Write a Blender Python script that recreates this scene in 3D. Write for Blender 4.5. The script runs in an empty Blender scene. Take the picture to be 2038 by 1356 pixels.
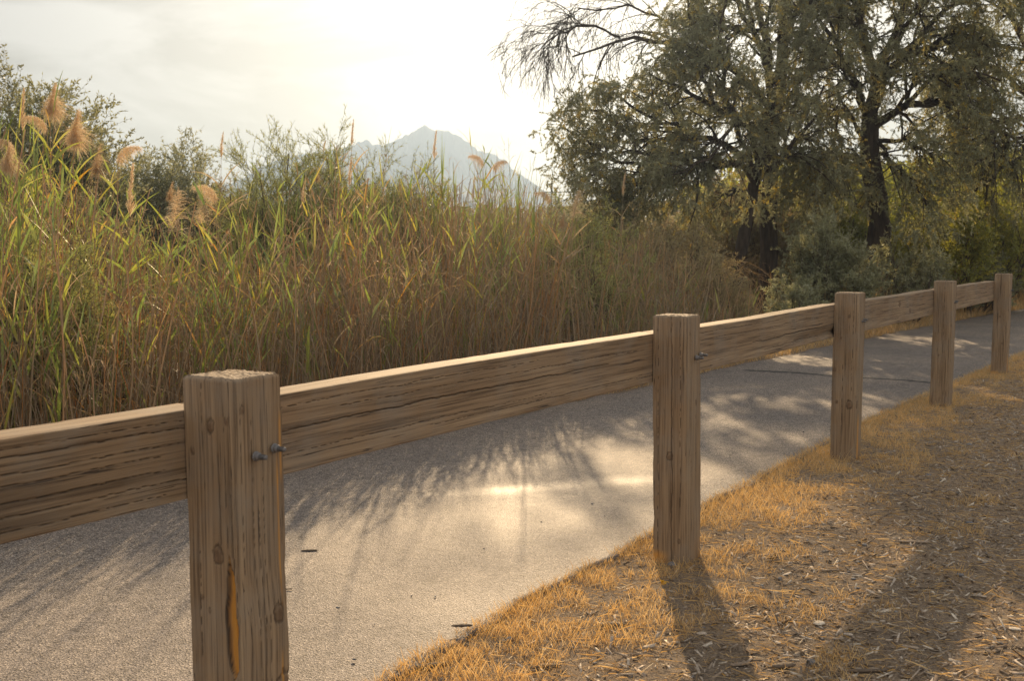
import bpy, math
import numpy as np
from mathutils import Vector
sc = bpy.context.scene
COL = sc.collection
rng = np.random.default_rng(7)
# ------------------------------------------------------------------ camera
FPX, HC, PH = 2300.0, 1.213, 0.95
PITCH = math.atan(189 / FPX)
cam = bpy.data.cameras.new('camera'); cam_o = bpy.data.objects.new('camera', cam); COL.objects.link(cam_o)
cam.sensor_width = 36; cam.lens = FPX / 2038 * 36; cam.clip_start = .05; cam.clip_end = 6000
cam_o.location = (0, 0, HC); cam_o.rotation_euler = (math.pi / 2 - PITCH, 0, 0)
cam.dof.use_dof = True; cam.dof.focus_distance = 4.6; cam.dof.aperture_fstop = 11
sc.camera = cam_o
# ------------------------------------------------------------------ light
SUN_EL, SUN_AZ = math.radians(19.2), math.radians(2.0)          # azimuth measured from +Y towards +X
sun = bpy.data.lights.new('sun', 'SUN'); sun.energy = 4.9; sun.angle = math.radians(.6); sun.color = (1, .72, .42)
so = bpy.data.objects.new('sun', sun); COL.objects.link(so)
sdir = Vector((math.sin(SUN_AZ) * math.cos(SUN_EL), math.cos(SUN_AZ) * math.cos(SUN_EL), math.sin(SUN_EL)))
so.rotation_euler = sdir.to_track_quat('Z', 'Y').to_euler()
so.location = (0, 0, 20)
w = bpy.data.worlds.new('World'); sc.world = w; w.use_nodes = True
nt = w.node_tree; nt.nodes.clear()
def N(nt, t, **k):
    n = nt.nodes.new(t)
    for a, b in k.items():
        if a == 'ins':
            for i, v in b.items(): n.inputs[i].default_value = v
        else: setattr(n, a, b)
    return n
def L(nt, a, b): nt.links.new(a, b)
sky = N(nt, 'ShaderNodeTexSky', sky_type='NISHITA', sun_disc=False, sun_elevation=SUN_EL, sun_rotation=SUN_AZ, dust_density=3.0)
tc = N(nt, 'ShaderNodeTexCoord')
# thin cloud sheet: noise in direction space, flattened towards the horizon
mp = N(nt, 'ShaderNodeMapping', ins={3: (1.0, 1.0, 3.2)}); L(nt, tc.outputs['Generated'], mp.inputs[0])
n1 = N(nt, 'ShaderNodeTexNoise', ins={'Scale': 4.6, 'Detail': 8.0, 'Roughness': .55, 'Distortion': .5}); L(nt, mp.outputs[0], n1.inputs['Vector'])
cr = N(nt, 'ShaderNodeValToRGB'); L(nt, n1.outputs['Fac'], cr.inputs[0])
cr.color_ramp.elements[0].position = .41; cr.color_ramp.elements[0].color = (2.35, 2.22, 2.02, 1)
cr.color_ramp.elements[1].position = .57; cr.color_ramp.elements[1].color = (3.9, 3.75, 3.5, 1)
# forward scattering of the thin cloud near the sun, and extra brightness added behind the camera to lift the shade
dt = N(nt, 'ShaderNodeVectorMath', operation='DOT_PRODUCT'); L(nt, tc.outputs['Generated'], dt.inputs[0]); dt.inputs[1].default_value = sdir
mr = N(nt, 'ShaderNodeMapRange', ins={1: -1.0, 2: 1.0, 3: 0.0, 4: 1.0}); L(nt, dt.outputs['Value'], mr.inputs[0])
pw = N(nt, 'ShaderNodeMath', operation='POWER', ins={1: 30.0}); L(nt, mr.outputs[0], pw.inputs[0])
ga = N(nt, 'ShaderNodeMath', operation='MULTIPLY_ADD', ins={1: -.40, 2: 1.22}); L(nt, mr.outputs[0], ga.inputs[0])
gb = N(nt, 'ShaderNodeMath', operation='MULTIPLY_ADD', ins={1: .5}); L(nt, pw.outputs[0], gb.inputs[0]); L(nt, ga.outputs[0], gb.inputs[2])
sc1 = N(nt, 'ShaderNodeVectorMath', operation='SCALE'); L(nt, cr.outputs[0], sc1.inputs[0]); L(nt, gb.outputs[0], sc1.inputs['Scale'])
mx = N(nt, 'ShaderNodeMixRGB', ins={0: .93}); L(nt, sky.outputs[0], mx.inputs[1]); L(nt, sc1.outputs[0], mx.inputs[2])
bg = N(nt, 'ShaderNodeBackground', ins={1: .13}); L(nt, mx.outputs[0], bg.inputs[0])
wo = N(nt, 'ShaderNodeOutputWorld'); L(nt, bg.outputs[0], wo.inputs[0])
sc.view_settings.view_transform = 'Standard'; sc.view_settings.look = 'None'; sc.view_settings.gamma = 1; sc.view_settings.exposure = 0.62
sc.cycles.max_bounces = 8; sc.cycles.diffuse_bounces = 4; sc.cycles.transmission_bounces = 6; sc.cycles.transparent_max_bounces = 8
sc.cycles.volume_bounces = 0; sc.cycles.caustics_reflective = False; sc.cycles.caustics_refractive = False
sc.cycles.use_denoising = True
# ------------------------------------------------------------------ geometry helpers
CP, SP = math.cos(PITCH), math.sin(PITCH)
def ray(px, py):
    x = (px - 1019) / FPX; y = (678 - py) / FPX
    return np.array([x, CP + y * SP, -SP + y * CP])
def at_z(px, py, z=0.):
    r = ray(px, py); t = (z - HC) / r[2]; return np.array([0, 0, HC]) + t * r
def at_d(px, py, D):
    r = ray(px, py); return np.array([0, 0, HC]) + r * (D / r[1])
_lat = {}
def vnoise(x, y, seed=0):
    x = np.asarray(x, float); y = np.asarray(y, float)
    if seed not in _lat: _lat[seed] = np.random.default_rng(1000 + seed).random((256, 256))
    g = _lat[seed]; xi = np.floor(x).astype(int); yi = np.floor(y).astype(int); fx = x - xi; fy = y - yi
    fx = fx * fx * (3 - 2 * fx); fy = fy * fy * (3 - 2 * fy)
    a = g[xi % 256, yi % 256]; b = g[(xi + 1) % 256, yi % 256]; c = g[xi % 256, (yi + 1) % 256]; d = g[(xi + 1) % 256, (yi + 1) % 256]
    return (a * (1 - fx) + b * fx) * (1 - fy) + (c * (1 - fx) + d * fx) * fy
def fbm(x, y, seed=0, o=4):
    s = 0; a = .5
    for k in range(o): s = s + a * vnoise(x * 2 ** k, y * 2 ** k, seed + k); a *= .5
    return s
def mesh(name, V, F, mat, parent=None, attrs=None, smooth=False, loc=None):
    """F: list of index arrays (n,3) or (n,4)"""
    if not isinstance(F, (list, tuple)): F = [F]
    V = np.asarray(V, np.float32)
    me = bpy.data.meshes.new(name)
    me.vertices.add(len(V)); me.vertices.foreach_set('co', V.ravel())
    idx = np.concatenate([np.asarray(f).ravel() for f in F]).astype(np.int32)
    tot = np.concatenate([np.full(len(f), np.asarray(f).shape[1]) for f in F]).astype(np.int32)
    st = np.concatenate([[0], np.cumsum(tot)[:-1]]).astype(np.int32)
    me.loops.add(len(idx)); me.loops.foreach_set('vertex_index', idx)
    me.polygons.add(len(tot)); me.polygons.foreach_set('loop_start', st)
    if smooth: me.polygons.foreach_set('use_smooth', np.ones(len(tot), bool))
    me.update(calc_edges=True); me.validate(verbose=False)
    for k, a in (attrs or {}).items():
        at = me.attributes.new(k, 'FLOAT', 'POINT'); at.data.foreach_set('value', np.asarray(a, np.float32).ravel())
    me.materials.append(mat)
    o = bpy.data.objects.new(name, me); COL.objects.link(o)
    if parent: o.parent = parent
    if loc is not None: o.location = loc
    return o
def tag(o, label=None, cat=None, group=None, kind=None):
    if label: o['label'] = label
    if cat: o['category'] = cat
    if group: o['group'] = group
    if kind: o['kind'] = kind
    return o
def empty(name, loc, label, cat, group=None, rz=0):
    o = bpy.data.objects.new(name, None); COL.objects.link(o); o.location = loc; o.rotation_euler.z = rz; o.empty_display_size = .2
    return tag(o, label, cat, group)
def norm(v): return v / np.maximum(np.linalg.norm(v, axis=-1, keepdims=True), 1e-9)
def tubes(P, R, k=3):
    """P (n,m,3) R (n,m) -> verts, quads (open tubes)"""
    n, m, _ = P.shape
    d = norm(P[:, -1] - P[:, 0])
    ref = np.where(np.abs(d[:, 2:3]) > .8, np.array([[1., 0, 0]]), np.array([[0, 0, 1.]]))
    a = norm(np.cross(d, ref)); b = np.cross(d, a)
    th = np.arange(k) * 2 * np.pi / k
    off = a[:, None, :] * np.cos(th)[None, :, None] + b[:, None, :] * np.sin(th)[None, :, None]
    V = P[:, :, None, :] + off[:, None] * R[:, :, None, None]
    base = (np.arange(n) * m * k)[:, None, None]; j = (np.arange(m - 1) * k)[None, :, None]; i = np.arange(k)[None, None, :]
    i2 = (i + 1) % k
    F = np.stack([base + j + i, base + j + i2, base + j + k + i2, base + j + k + i], -1).reshape(-1, 4)
    return V.reshape(-1, 3), F, m * k
def blades(B, D0, ln, wd, bend, segs=3, side=None, tipw=.08, midw=.4):
    """ribbons from B, direction D0, arching down by bend. -> verts, quads, verts per blade"""
    n = len(B); m = segs + 1; t = np.linspace(0, 1, m)
    D0 = norm(D0); ln = np.asarray(ln) * np.ones(n); wd = np.asarray(wd) * np.ones(n); bend = np.asarray(bend) * np.ones(n)
    hz = D0 * [1, 1, 0]
    P = B[:, None] + D0[:, None] * (ln[:, None] * t)[:, :, None] + (hz[:, None] * .35 - [0, 0, 1]) * (bend[:, None] * ln[:, None] * t ** 2)[:, :, None]
    if side is None:
        r = rng.normal(size=(n, 3)); side = norm(np.cross(D0, r))
    wp = np.interp(t, [0, midw, 1], [.55, 1, tipw])
    h = side[:, None] * (wd[:, None] * wp)[:, :, None] * .5
    V = np.stack([P - h, P + h], 2)
    base = (np.arange(n) * m * 2)[:, None]; j = (np.arange(segs) * 2)[None]
    F = np.stack([base + j, base + j + 1, base + j + 3, base + j + 2], -1).reshape(-1, 4)
    return V.reshape(-1, 3), F, m * 2
def diamonds(C, D, ln, wd):
    """leaf = one kite-shaped face"""
    n = len(C); D = norm(D); s = norm(np.cross(D, rng.normal(size=(n, 3))))
    ln = (np.asarray(ln) * np.ones(n))[:, None]; wd = (np.asarray(wd) * np.ones(n))[:, None]
    V = np.stack([C, C + D * ln * .42 + s * wd * .5, C + D * ln, C + D * ln * .42 - s * wd * .5], 1)
    return V.reshape(-1, 3), np.arange(n * 4).reshape(-1, 4)
class Acc:
    def __init__(s): s.V = []; s.F = []; s.A = []; s.n = 0
    def add(s, V, F, v):
        s.V.append(V); s.F.append(F + s.n); s.n += len(V); s.A.append(np.broadcast_to(v, (len(V),)) if np.ndim(v) == 0 else v)
    def build(s, name, mat, parent=None, **k):
        F = {}
        for f in s.F: F.setdefault(f.shape[1], []).append(f)
        return mesh(name, np.concatenate(s.V), [np.concatenate(x) for x in F.values()], mat, parent, {'v': np.concatenate(s.A)}, **k)
def sphere_dirs(n): return norm(rng.normal(size=(n, 3)))
# ------------------------------------------------------------------ materials
def newmat(name):
    m = bpy.data.materials.new(name); m.use_nodes = True; m.node_tree.nodes.clear(); return m, m.node_tree
def ramp(nt, src, stops):
    r = N(nt, 'ShaderNodeValToRGB'); e = r.color_ramp.elements
    while len(e) < len(stops): e.new(.5)
    for q, (p, c) in zip(e, stops): q.position = p; q.color = (*c, 1)
    if src is not None: L(nt, src, r.inputs[0])
    return r
def leafmat(name, stops, trans=.4, gloss=.06, rough=.45, noise=0):
    m, nt = newmat(name)
    at = N(nt, 'ShaderNodeAttribute', attribute_name='v')
    src = at.outputs['Fac']
    r = ramp(nt, src, stops)
    d = N(nt, 'ShaderNodeBsdfDiffuse'); t = N(nt, 'ShaderNodeBsdfTranslucent'); g = N(nt, 'ShaderNodeBsdfGlossy', ins={'Roughness': rough, 'Color': (.9, .9, .85, 1)})
    L(nt, r.outputs[0], d.inputs[0])
    sat = N(nt, 'ShaderNodeHueSaturation', ins={'Saturation': 1.12, 'Value': 1.3}); L(nt, r.outputs[0], sat.inputs['Color']); L(nt, sat.outputs[0], t.inputs[0])
    m1 = N(nt, 'ShaderNodeMixShader', ins={0: trans}); L(nt, d.outputs[0], m1.inputs[1]); L(nt, t.outputs[0], m1.inputs[2])
    m2 = N(nt, 'ShaderNodeMixShader', ins={0: gloss}); L(nt, m1.outputs[0], m2.inputs[1]); L(nt, g.outputs[0], m2.inputs[2])
    o = N(nt, 'ShaderNodeOutputMaterial'); L(nt, m2.outputs[0], o.inputs[0]); return m
M = {}
M['reed'] = leafmat('reed', [(0, (.18, .125, .08)), (.2, (.36, .275, .18)), (.38, (.54, .42, .27)), (.5, (.58, .30, .08)), (.62, (.50, .45, .11)), (.8, (.30, .36, .09)), (1, (.17, .24, .07))], .5, .07)
M['plume'] = leafmat('plume', [(0, (.28, .18, .09)), (.5, (.62, .47, .30)), (1, (.86, .74, .56))], .5, .02)
M['olive'] = leafmat('olive_leaf', [(0, (.18, .175, .09)), (.45, (.31, .31, .16)), (.75, (.42, .43, .28)), (.9, (.46, .40, .12)), (1, (.58, .43, .09))], .5, .08)
M['shrub'] = leafmat('shrub_leaf', [(0, (.20, .21, .08)), (.5, (.34, .36, .13)), (.85, (.46, .44, .15)), (1, (.52, .45, .22))], .42, .06)
M['brush'] = leafmat('brush_leaf', [(0, (.22, .17, .10)), (.5, (.34, .28, .15)), (1, (.45, .37, .18))], .4, .05)
M['bright'] = leafmat('bright_leaf', [(0, (.17, .19, .05)), (.6, (.36, .36, .08)), (1, (.55, .46, .08))], .5, .06)
M['straw'] = leafmat('straw', [(0, (.20, .14, .09)), (.35, (.44, .31, .17)), (.7, (.68, .43, .16)), (1, (.84, .64, .36))], .48, .05)
def bark(name, c1, c2, sc_=9):
    m, nt = newmat(name); t = N(nt, 'ShaderNodeTexCoord'); mp = N(nt, 'ShaderNodeMapping', ins={3: (sc_, sc_, sc_ * .22)}); L(nt, t.outputs['Object'], mp.inputs[0])
    n = N(nt, 'ShaderNodeTexNoise', ins={'Scale': 1.6, 'Detail': 8.0, 'Roughness': .65}); L(nt, mp.outputs[0], n.inputs['Vector'])
    r = ramp(nt, n.outputs[0], [(.35, c1), (.7, c2)]); b = N(nt, 'ShaderNodeBsdfPrincipled', ins={'Roughness': .9}); L(nt, r.outputs[0], b.inputs[0])
    bp = N(nt, 'ShaderNodeBump', ins={'Strength': .8, 'Distance': .03}); L(nt, n.outputs[0], bp.inputs['Height']); L(nt, bp.outputs[0], b.inputs['Normal'])
    o = N(nt, 'ShaderNodeOutputMaterial'); L(nt, b.outputs[0], o.inputs[0]); return m
M['bark'] = bark('bark', (.03, .02, .015), (.10, .07, .05))
M['twig'] = bark('twig', (.08, .055, .04), (.16, .11, .08), 30)
def woodmat(name, axis):
    m, nt = newmat(name); t = N(nt, 'ShaderNodeTexCoord')
    s = [150, 150, 150]; s[axis] = 3.0; s2 = [14, 14, 14]; s2[axis] = 1.2
    mp = N(nt, 'ShaderNodeMapping', ins={3: tuple(s)}); L(nt, t.outputs['Object'], mp.inputs[0])
    mp2 = N(nt, 'ShaderNodeMapping', ins={3: tuple(s2)}); L(nt, t.outputs['Object'], mp2.inputs[0])
    n = N(nt, 'ShaderNodeTexNoise', ins={'Scale': 1.0, 'Detail': 4.0, 'Roughness': .6}); L(nt, mp.outputs[0], n.inputs['Vector'])
    n2 = N(nt, 'ShaderNodeTexNoise', ins={'Scale': 1.0, 'Detail': 5.0, 'Roughness': .6}); L(nt, mp2.outputs[0], n2.inputs['Vector'])
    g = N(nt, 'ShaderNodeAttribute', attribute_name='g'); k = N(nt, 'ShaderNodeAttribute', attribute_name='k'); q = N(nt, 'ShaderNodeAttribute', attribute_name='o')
    mp3 = N(nt, 'ShaderNodeMapping'); s3 = [62, 62, 62]; s3[axis] = .55; mp3.inputs[3].default_value = s3; L(nt, t.outputs['Object'], mp3.inputs[0])
    n3 = N(nt, 'ShaderNodeTexNoise', ins={'Scale': 1.0, 'Detail': 2.0, 'Roughness': .4}); L(nt, mp3.outputs[0], n3.inputs['Vector'])
    mm = N(nt, 'ShaderNodeMath', operation='MULTIPLY', ins={1: 7.0}); L(nt, n3.outputs[0], mm.inputs[0]); pp = N(nt, 'ShaderNodeMath', operation='PINGPONG', ins={1: .5}); L(nt, mm.outputs[0], pp.inputs[0])
    mp4 = N(nt, 'ShaderNodeMapping'); s4 = [70, 70, 70]; s4[axis] = 7.; mp4.inputs[3].default_value = s4; L(nt, t.outputs['Object'], mp4.inputs[0])
    n4 = N(nt, 'ShaderNodeTexNoise', ins={'Scale': 1.0, 'Detail': 3.0}); L(nt, mp4.outputs[0], n4.inputs['Vector'])
    th = N(nt, 'ShaderNodeMapRange', ins={1: .40, 2: .62, 3: 0.0, 4: .055}); L(nt, n4.outputs[0], th.inputs[0])
    lt = N(nt, 'ShaderNodeMath', operation='SUBTRACT'); L(nt, th.outputs[0], lt.inputs[0]); L(nt, pp.outputs[0], lt.inputs[1])
    li = N(nt, 'ShaderNodeMath', operation='MULTIPLY', use_clamp=True, ins={1: 34.0}); L(nt, lt.outputs[0], li.inputs[0])
    r = ramp(nt, n2.outputs[0], [(.3, (.27, .178, .10)), (.5, (.335, .23, .135)), (.7, (.41, .30, .19))])
    r2 = ramp(nt, n.outputs[0], [(.34, (.48, .44, .40)), (.47, (.92, .90, .88)), (.66, (1.15, 1.13, 1.10))])
    a = N(nt, 'ShaderNodeMixRGB', blend_type='MULTIPLY', ins={0: 1.0}); L(nt, r.outputs[0], a.inputs[1]); L(nt, r2.outputs[0], a.inputs[2])
    gm = N(nt, 'ShaderNodeMath', operation='MAXIMUM'); L(nt, g.outputs['Fac'], gm.inputs[0]); lm_ = N(nt, 'ShaderNodeMath', operation='MULTIPLY', ins={1: .9}); L(nt, li.outputs[0], lm_.inputs[0]); L(nt, lm_.outputs[0], gm.inputs[1])
    nw_ = N(nt, 'ShaderNodeTexNoise', ins={'Scale': 5.0, 'Detail': 6.0, 'Roughness': .65}); L(nt, t.outputs['Object'], nw_.inputs['Vector']); wr = N(nt, 'ShaderNodeMapRange', ins={1: .46, 2: .68, 3: 0.0, 4: .4}); L(nt, nw_.outputs[0], wr.inputs[0])
    aw = N(nt, 'ShaderNodeMixRGB', ins={2: (.30, .275, .235, 1)}); L(nt, wr.outputs[0], aw.inputs[0]); L(nt, a.outputs[0], aw.inputs[1]); a = aw
    b = N(nt, 'ShaderNodeMixRGB', ins={2: (.045, .028, .018, 1)}); L(nt, gm.outputs[0], b.inputs[0]); L(nt, a.outputs[0], b.inputs[1])
    c = N(nt, 'ShaderNodeMixRGB', ins={2: (.15, .085, .045, 1)}); L(nt, k.outputs['Fac'], c.inputs[0]); L(nt, b.outputs[0], c.inputs[1])
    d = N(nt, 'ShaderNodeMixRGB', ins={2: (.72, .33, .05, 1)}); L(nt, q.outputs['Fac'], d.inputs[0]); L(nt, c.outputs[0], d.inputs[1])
    p = N(nt, 'ShaderNodeBsdfPrincipled', ins={'Roughness': .78}); L(nt, d.outputs[0], p.inputs[0])
    hh = N(nt, 'ShaderNodeMath', operation='MULTIPLY_ADD', ins={1: -1.0}); L(nt, li.outputs[0], hh.inputs[0]); L(nt, n.outputs[0], hh.inputs[2])
    bp = N(nt, 'ShaderNodeBump', ins={'Strength': .6, 'Distance': .0016}); L(nt, hh.outputs[0], bp.inputs['Height']); L(nt, bp.outputs[0], p.inputs['Normal'])
    o = N(nt, 'ShaderNodeOutputMaterial'); L(nt, p.outputs[0], o.inputs[0]); return m
M['wood_post'] = woodmat('weathered_post_wood', 2); M['wood_rail'] = woodmat('weathered_rail_wood', 0)
m, nt = newmat('galvanised_steel'); b = N(nt, 'ShaderNodeBsdfPrincipled', ins={'Base Color': (.24, .23, .23, 1), 'Metallic': .5, 'Roughness': .6}); n = N(nt, 'ShaderNodeTexNoise', ins={'Scale': 300.0})
bp = N(nt, 'ShaderNodeBump', ins={'Strength': .4, 'Distance': .001}); L(nt, n.outputs[0], bp.inputs['Height']); L(nt, bp.outputs[0], b.inputs['Normal'])
o = N(nt, 'ShaderNodeOutputMaterial'); L(nt, b.outputs[0], o.inputs[0]); M['steel'] = m
# asphalt
m, nt = newmat('asphalt'); t = N(nt, 'ShaderNodeTexCoord')
v = N(nt, 'ShaderNodeTexVoronoi', ins={'Scale': 185.0}); L(nt, t.outputs['Object'], v.inputs['Vector'])
v2 = N(nt, 'ShaderNodeTexNoise', ins={'Scale': 120.0, 'Detail': 6.0, 'Roughness': .8}); L(nt, t.outputs['Object'], v2.inputs['Vector'])
v3 = N(nt, 'ShaderNodeTexNoise', ins={'Scale': .9, 'Detail': 5.0, 'Roughness': .6}); L(nt, t.outputs['Object'], v3.inputs['Vector'])
r = ramp(nt, v.outputs['Color'], [(.08, (.07, .06, .056)), (.3, (.26, .228, .21)), (.75, (.44, .385, .345)), (.97, (.80, .70, .58))])
vd = ramp(nt, v.outputs['Distance'], [(.25, (1.12, 1.12, 1.12)), (.75, (.35, .33, .32))]); v5 = N(nt, 'ShaderNodeTexNoise', ins={'Scale': 22.0, 'Detail': 6.0, 'Roughness': .7}); L(nt, t.outputs['Object'], v5.inputs['Vector']); r5 = ramp(nt, v5.outputs[0], [(.33, (.55, .54, .53)), (.5, (1, 1, 1)), (.72, (1.15, 1.12, 1.08))])
q1 = N(nt, 'ShaderNodeMixRGB', blend_type='MULTIPLY', ins={0: 1.0}); L(nt, r.outputs[0], q1.inputs[1]); L(nt, vd.outputs[0], q1.inputs[2]); q2 = N(nt, 'ShaderNodeMixRGB', blend_type='MULTIPLY', ins={0: 1.0}); L(nt, q1.outputs[0], q2.inputs[1]); L(nt, r5.outputs[0], q2.inputs[2]); r = q2
r3 = ramp(nt, v3.outputs[0], [(.3, (.72, .72, .74)), (.5, (.95, .93, .92)), (.7, (1.15, 1.10, 1.02))])
a = N(nt, 'ShaderNodeMixRGB', blend_type='MULTIPLY', ins={0: 1.0}); L(nt, r.outputs[0], a.inputs[1]); L(nt, r3.outputs[0], a.inputs[2])
ck = N(nt, 'ShaderNodeAttribute', attribute_name='crack'); c = N(nt, 'ShaderNodeMixRGB', ins={2: (.035, .033, .032, 1)}); L(nt, ck.outputs['Fac'], c.inputs[0]); L(nt, a.outputs[0], c.inputs[1])
po = N(nt, 'ShaderNodeAttribute', attribute_name='polish')
ro = N(nt, 'ShaderNodeMapRange', ins={1: 0.0, 2: 1.0, 3: .72, 4: .44}); L(nt, po.outputs['Fac'], ro.inputs[0])
bs = N(nt, 'ShaderNodeMapRange', ins={1: 0.0, 2: 1.0, 3: .75, 4: .35}); L(nt, po.outputs['Fac'], bs.inputs[0])
p = N(nt, 'ShaderNodeBsdfPrincipled', ins={'Specular IOR Level': .42}); L(nt, c.outputs[0], p.inputs[0]); L(nt, ro.outputs[0], p.inputs['Roughness'])
ad = N(nt, 'ShaderNodeMath', operation='ADD'); L(nt, v2.outputs[0], ad.inputs[0]); L(nt, v.outputs['Distance'], ad.inputs[1])
bp = N(nt, 'ShaderNodeBump', ins={'Distance': .0034}); L(nt, bs.outputs[0], bp.inputs['Strength']); L(nt, ad.outputs[0], bp.inputs['Height']); L(nt, bp.outputs[0], p.inputs['Normal'])
o = N(nt, 'ShaderNodeOutputMaterial'); L(nt, p.outputs[0], o.inputs[0]); M['asphalt'] = m
# soil
m, nt = newmat('soil'); t = N(nt, 'ShaderNodeTexCoord')
n = N(nt, 'ShaderNodeTexNoise', ins={'Scale': 110.0, 'Detail': 9.0, 'Roughness': .85}); L(nt, t.outputs['Object'], n.inputs['Vector'])
n2 = N(nt, 'ShaderNodeTexNoise', ins={'Scale': 2.5, 'Detail': 4.0}); L(nt, t.outputs['Object'], n2.inputs['Vector'])
r = ramp(nt, n.outputs[0], [(.38, (.11, .08, .055)), (.5, (.30, .225, .155)), (.62, (.58, .46, .32))])
r2 = ramp(nt, n2.outputs[0], [(.3, (.75, .75, .78)), (.7, (1.1, 1.05, 1))])
a = N(nt, 'ShaderNodeMixRGB', blend_type='MULTIPLY', ins={0: 1.0}); L(nt, r.outputs[0], a.inputs[1]); L(nt, r2.outputs[0], a.inputs[2])
p = N(nt, 'ShaderNodeBsdfPrincipled', ins={'Roughness': .95}); L(nt, a.outputs[0], p.inputs[0])
bp = N(nt, 'ShaderNodeBump', ins={'Strength': .9, 'Distance': .015}); L(nt, n.outputs[0], bp.inputs['Height']); L(nt, bp.outputs[0], p.inputs['Normal'])
o = N(nt, 'ShaderNodeOutputMaterial'); L(nt, p.outputs[0], o.inputs[0]); M['soil'] = m
def vmat(name, stops, rough=.85, nscale=90):
    m, nt = newmat(name); at = N(nt, 'ShaderNodeAttribute', attribute_name='v'); r = ramp(nt, at.outputs['Fac'], stops)
    t = N(nt, 'ShaderNodeTexCoord'); n = N(nt, 'ShaderNodeTexNoise', ins={'Scale': nscale, 'Detail': 5.0}); L(nt, t.outputs['Object'], n.inputs['Vector'])
    r2 = ramp(nt, n.outputs[0], [(.3, (.6, .6, .6)), (.7, (1.15, 1.15, 1.15))])
    a = N(nt, 'ShaderNodeMixRGB', blend_type='MULTIPLY', ins={0: 1.0}); L(nt, r.outputs[0], a.inputs[1]); L(nt, r2.outputs[0], a.inputs[2])
    p = N(nt, 'ShaderNodeBsdfPrincipled', ins={'Roughness': rough}); L(nt, a.outputs[0], p.inputs[0])
    bp = N(nt, 'ShaderNodeBump', ins={'Strength': .5, 'Distance': .004}); L(nt, n.outputs[0], bp.inputs['Height']); L(nt, bp.outputs[0], p.inputs['Normal'])
    o = N(nt, 'ShaderNodeOutputMaterial'); L(nt, p.outputs[0], o.inputs[0]); return m
M['chip'] = vmat('bark_chip', [(0, (.07, .05, .035)), (.3, (.20, .145, .10)), (.6, (.40, .31, .23)), (.85, (.58, .49, .40)), (1, (.75, .65, .52))], .85, 160)
M['stone'] = vmat('stone', [(0, (.12, .12, .13)), (.6, (.25, .24, .24)), (1, (.45, .42, .38))], .75, 60)
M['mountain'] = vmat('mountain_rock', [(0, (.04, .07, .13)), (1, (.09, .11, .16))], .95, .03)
# ------------------------------------------------------------------ ground lines
near_pts = np.array([(-2.6, -1.2), (-1.35, 1.2), (-.77, 2.3), (-.31, 3.18), (.018, 3.77), (.413, 4.42), (.913, 5.29), (1.885, 6.90), (2.61, 8.14), (3.885, 10.08), (5.74, 12.9), (8.2, 16.4), (11.5, 20.6), (17, 26.5)])
far_pts = np.array([(-6.3, -2.4), (-3.5, 2.5), (-1.65, 5.6), (.40, 8.75), (1.10, 9.78), (1.85, 10.95), (3.85, 13.9), (6.25, 17.3), (8.8, 20.8), (12.2, 24.9), (17.5, 30.3)])
def along(P, s):
    d = np.hypot(*np.diff(P, axis=0).T); c = np.concatenate([[0], np.cumsum(d)]); s = np.clip(s, 0, 1) * c[-1]
    x = np.interp(s, c, P[:, 0]); y = np.interp(s, c, P[:, 1]); e = .15
    dx = np.interp(s + e, c, P[:, 0]) - np.interp(s - e, c, P[:, 0]); dy = np.interp(s + e, c, P[:, 1]) - np.interp(s - e, c, P[:, 1])
    h = np.maximum(np.hypot(dx, dy), 1e-6); return x, y, dx / h, dy / h, c[-1]
def signed(P, x, y):
    """distance to polyline, positive on its right hand side (towards +x)"""
    x = np.asarray(x, float); y = np.asarray(y, float); best = np.full(x.shape, 1e9); sg = np.zeros(x.shape)
    for a, b in zip(P, P[1:]):
        d = b - a; l2 = d @ d; t = np.clip(((x - a[0]) * d[0] + (y - a[1]) * d[1]) / l2, 0, 1)
        ex = x - a[0] - t * d[0]; ey = y - a[1] - t * d[1]; q = np.hypot(ex, ey); cr_ = d[1] * ex - d[0] * ey
        m_ = q < best - 1e-9; best = np.where(m_, q, best); sg = np.where(m_, np.sign(cr_), sg)
    return best * sg
def ground_h(x, y):
    dn = signed(near_pts, x, y); df = signed(far_pts, x, y)
    out = np.maximum(dn, -df)                       # >0 outside the path
    k = np.clip((out + .02) / .35, 0, 1)
    h = (.018 * (fbm(x * 3.1 + 40, y * 3.1 + 40, 3) - .45) + .028 * (fbm(x * .7 + 9, y * .7 + 9, 11) - .35)) * k + .012 * k
    return np.where(out > -.03, h, -.03), out
def gh(x, y): return ground_h(x, y)[0]
gx = np.concatenate([-np.geomspace(3000, 12, 14), np.arange(-11, -3, .3), np.arange(-3, 6, .05), np.arange(6, 24, .35), np.geomspace(25, 3000, 14)])
gy = np.concatenate([-np.geomspace(400, 6, 8), np.arange(-5, 1.5, .4), np.arange(1.5, 9, .05), np.arange(9, 34, .3), np.geomspace(35, 3500, 16)])
X, Y = np.meshgrid(gx, gy, indexing='ij'); Z = ground_h(X, Y)[0]; a_, b_ = X.shape
ii = np.arange(a_ * b_).reshape(a_, b_)
Fg = np.stack([ii[:-1, :-1], ii[1:, :-1], ii[1:, 1:], ii[:-1, 1:]], -1).reshape(-1, 4)
tag(mesh('ground', np.stack([X, Y, Z], -1).reshape(-1, 3), Fg, M['soil'], smooth=True), 'dry bare soil under the grass, reeds and wood chips', kind='structure')
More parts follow.
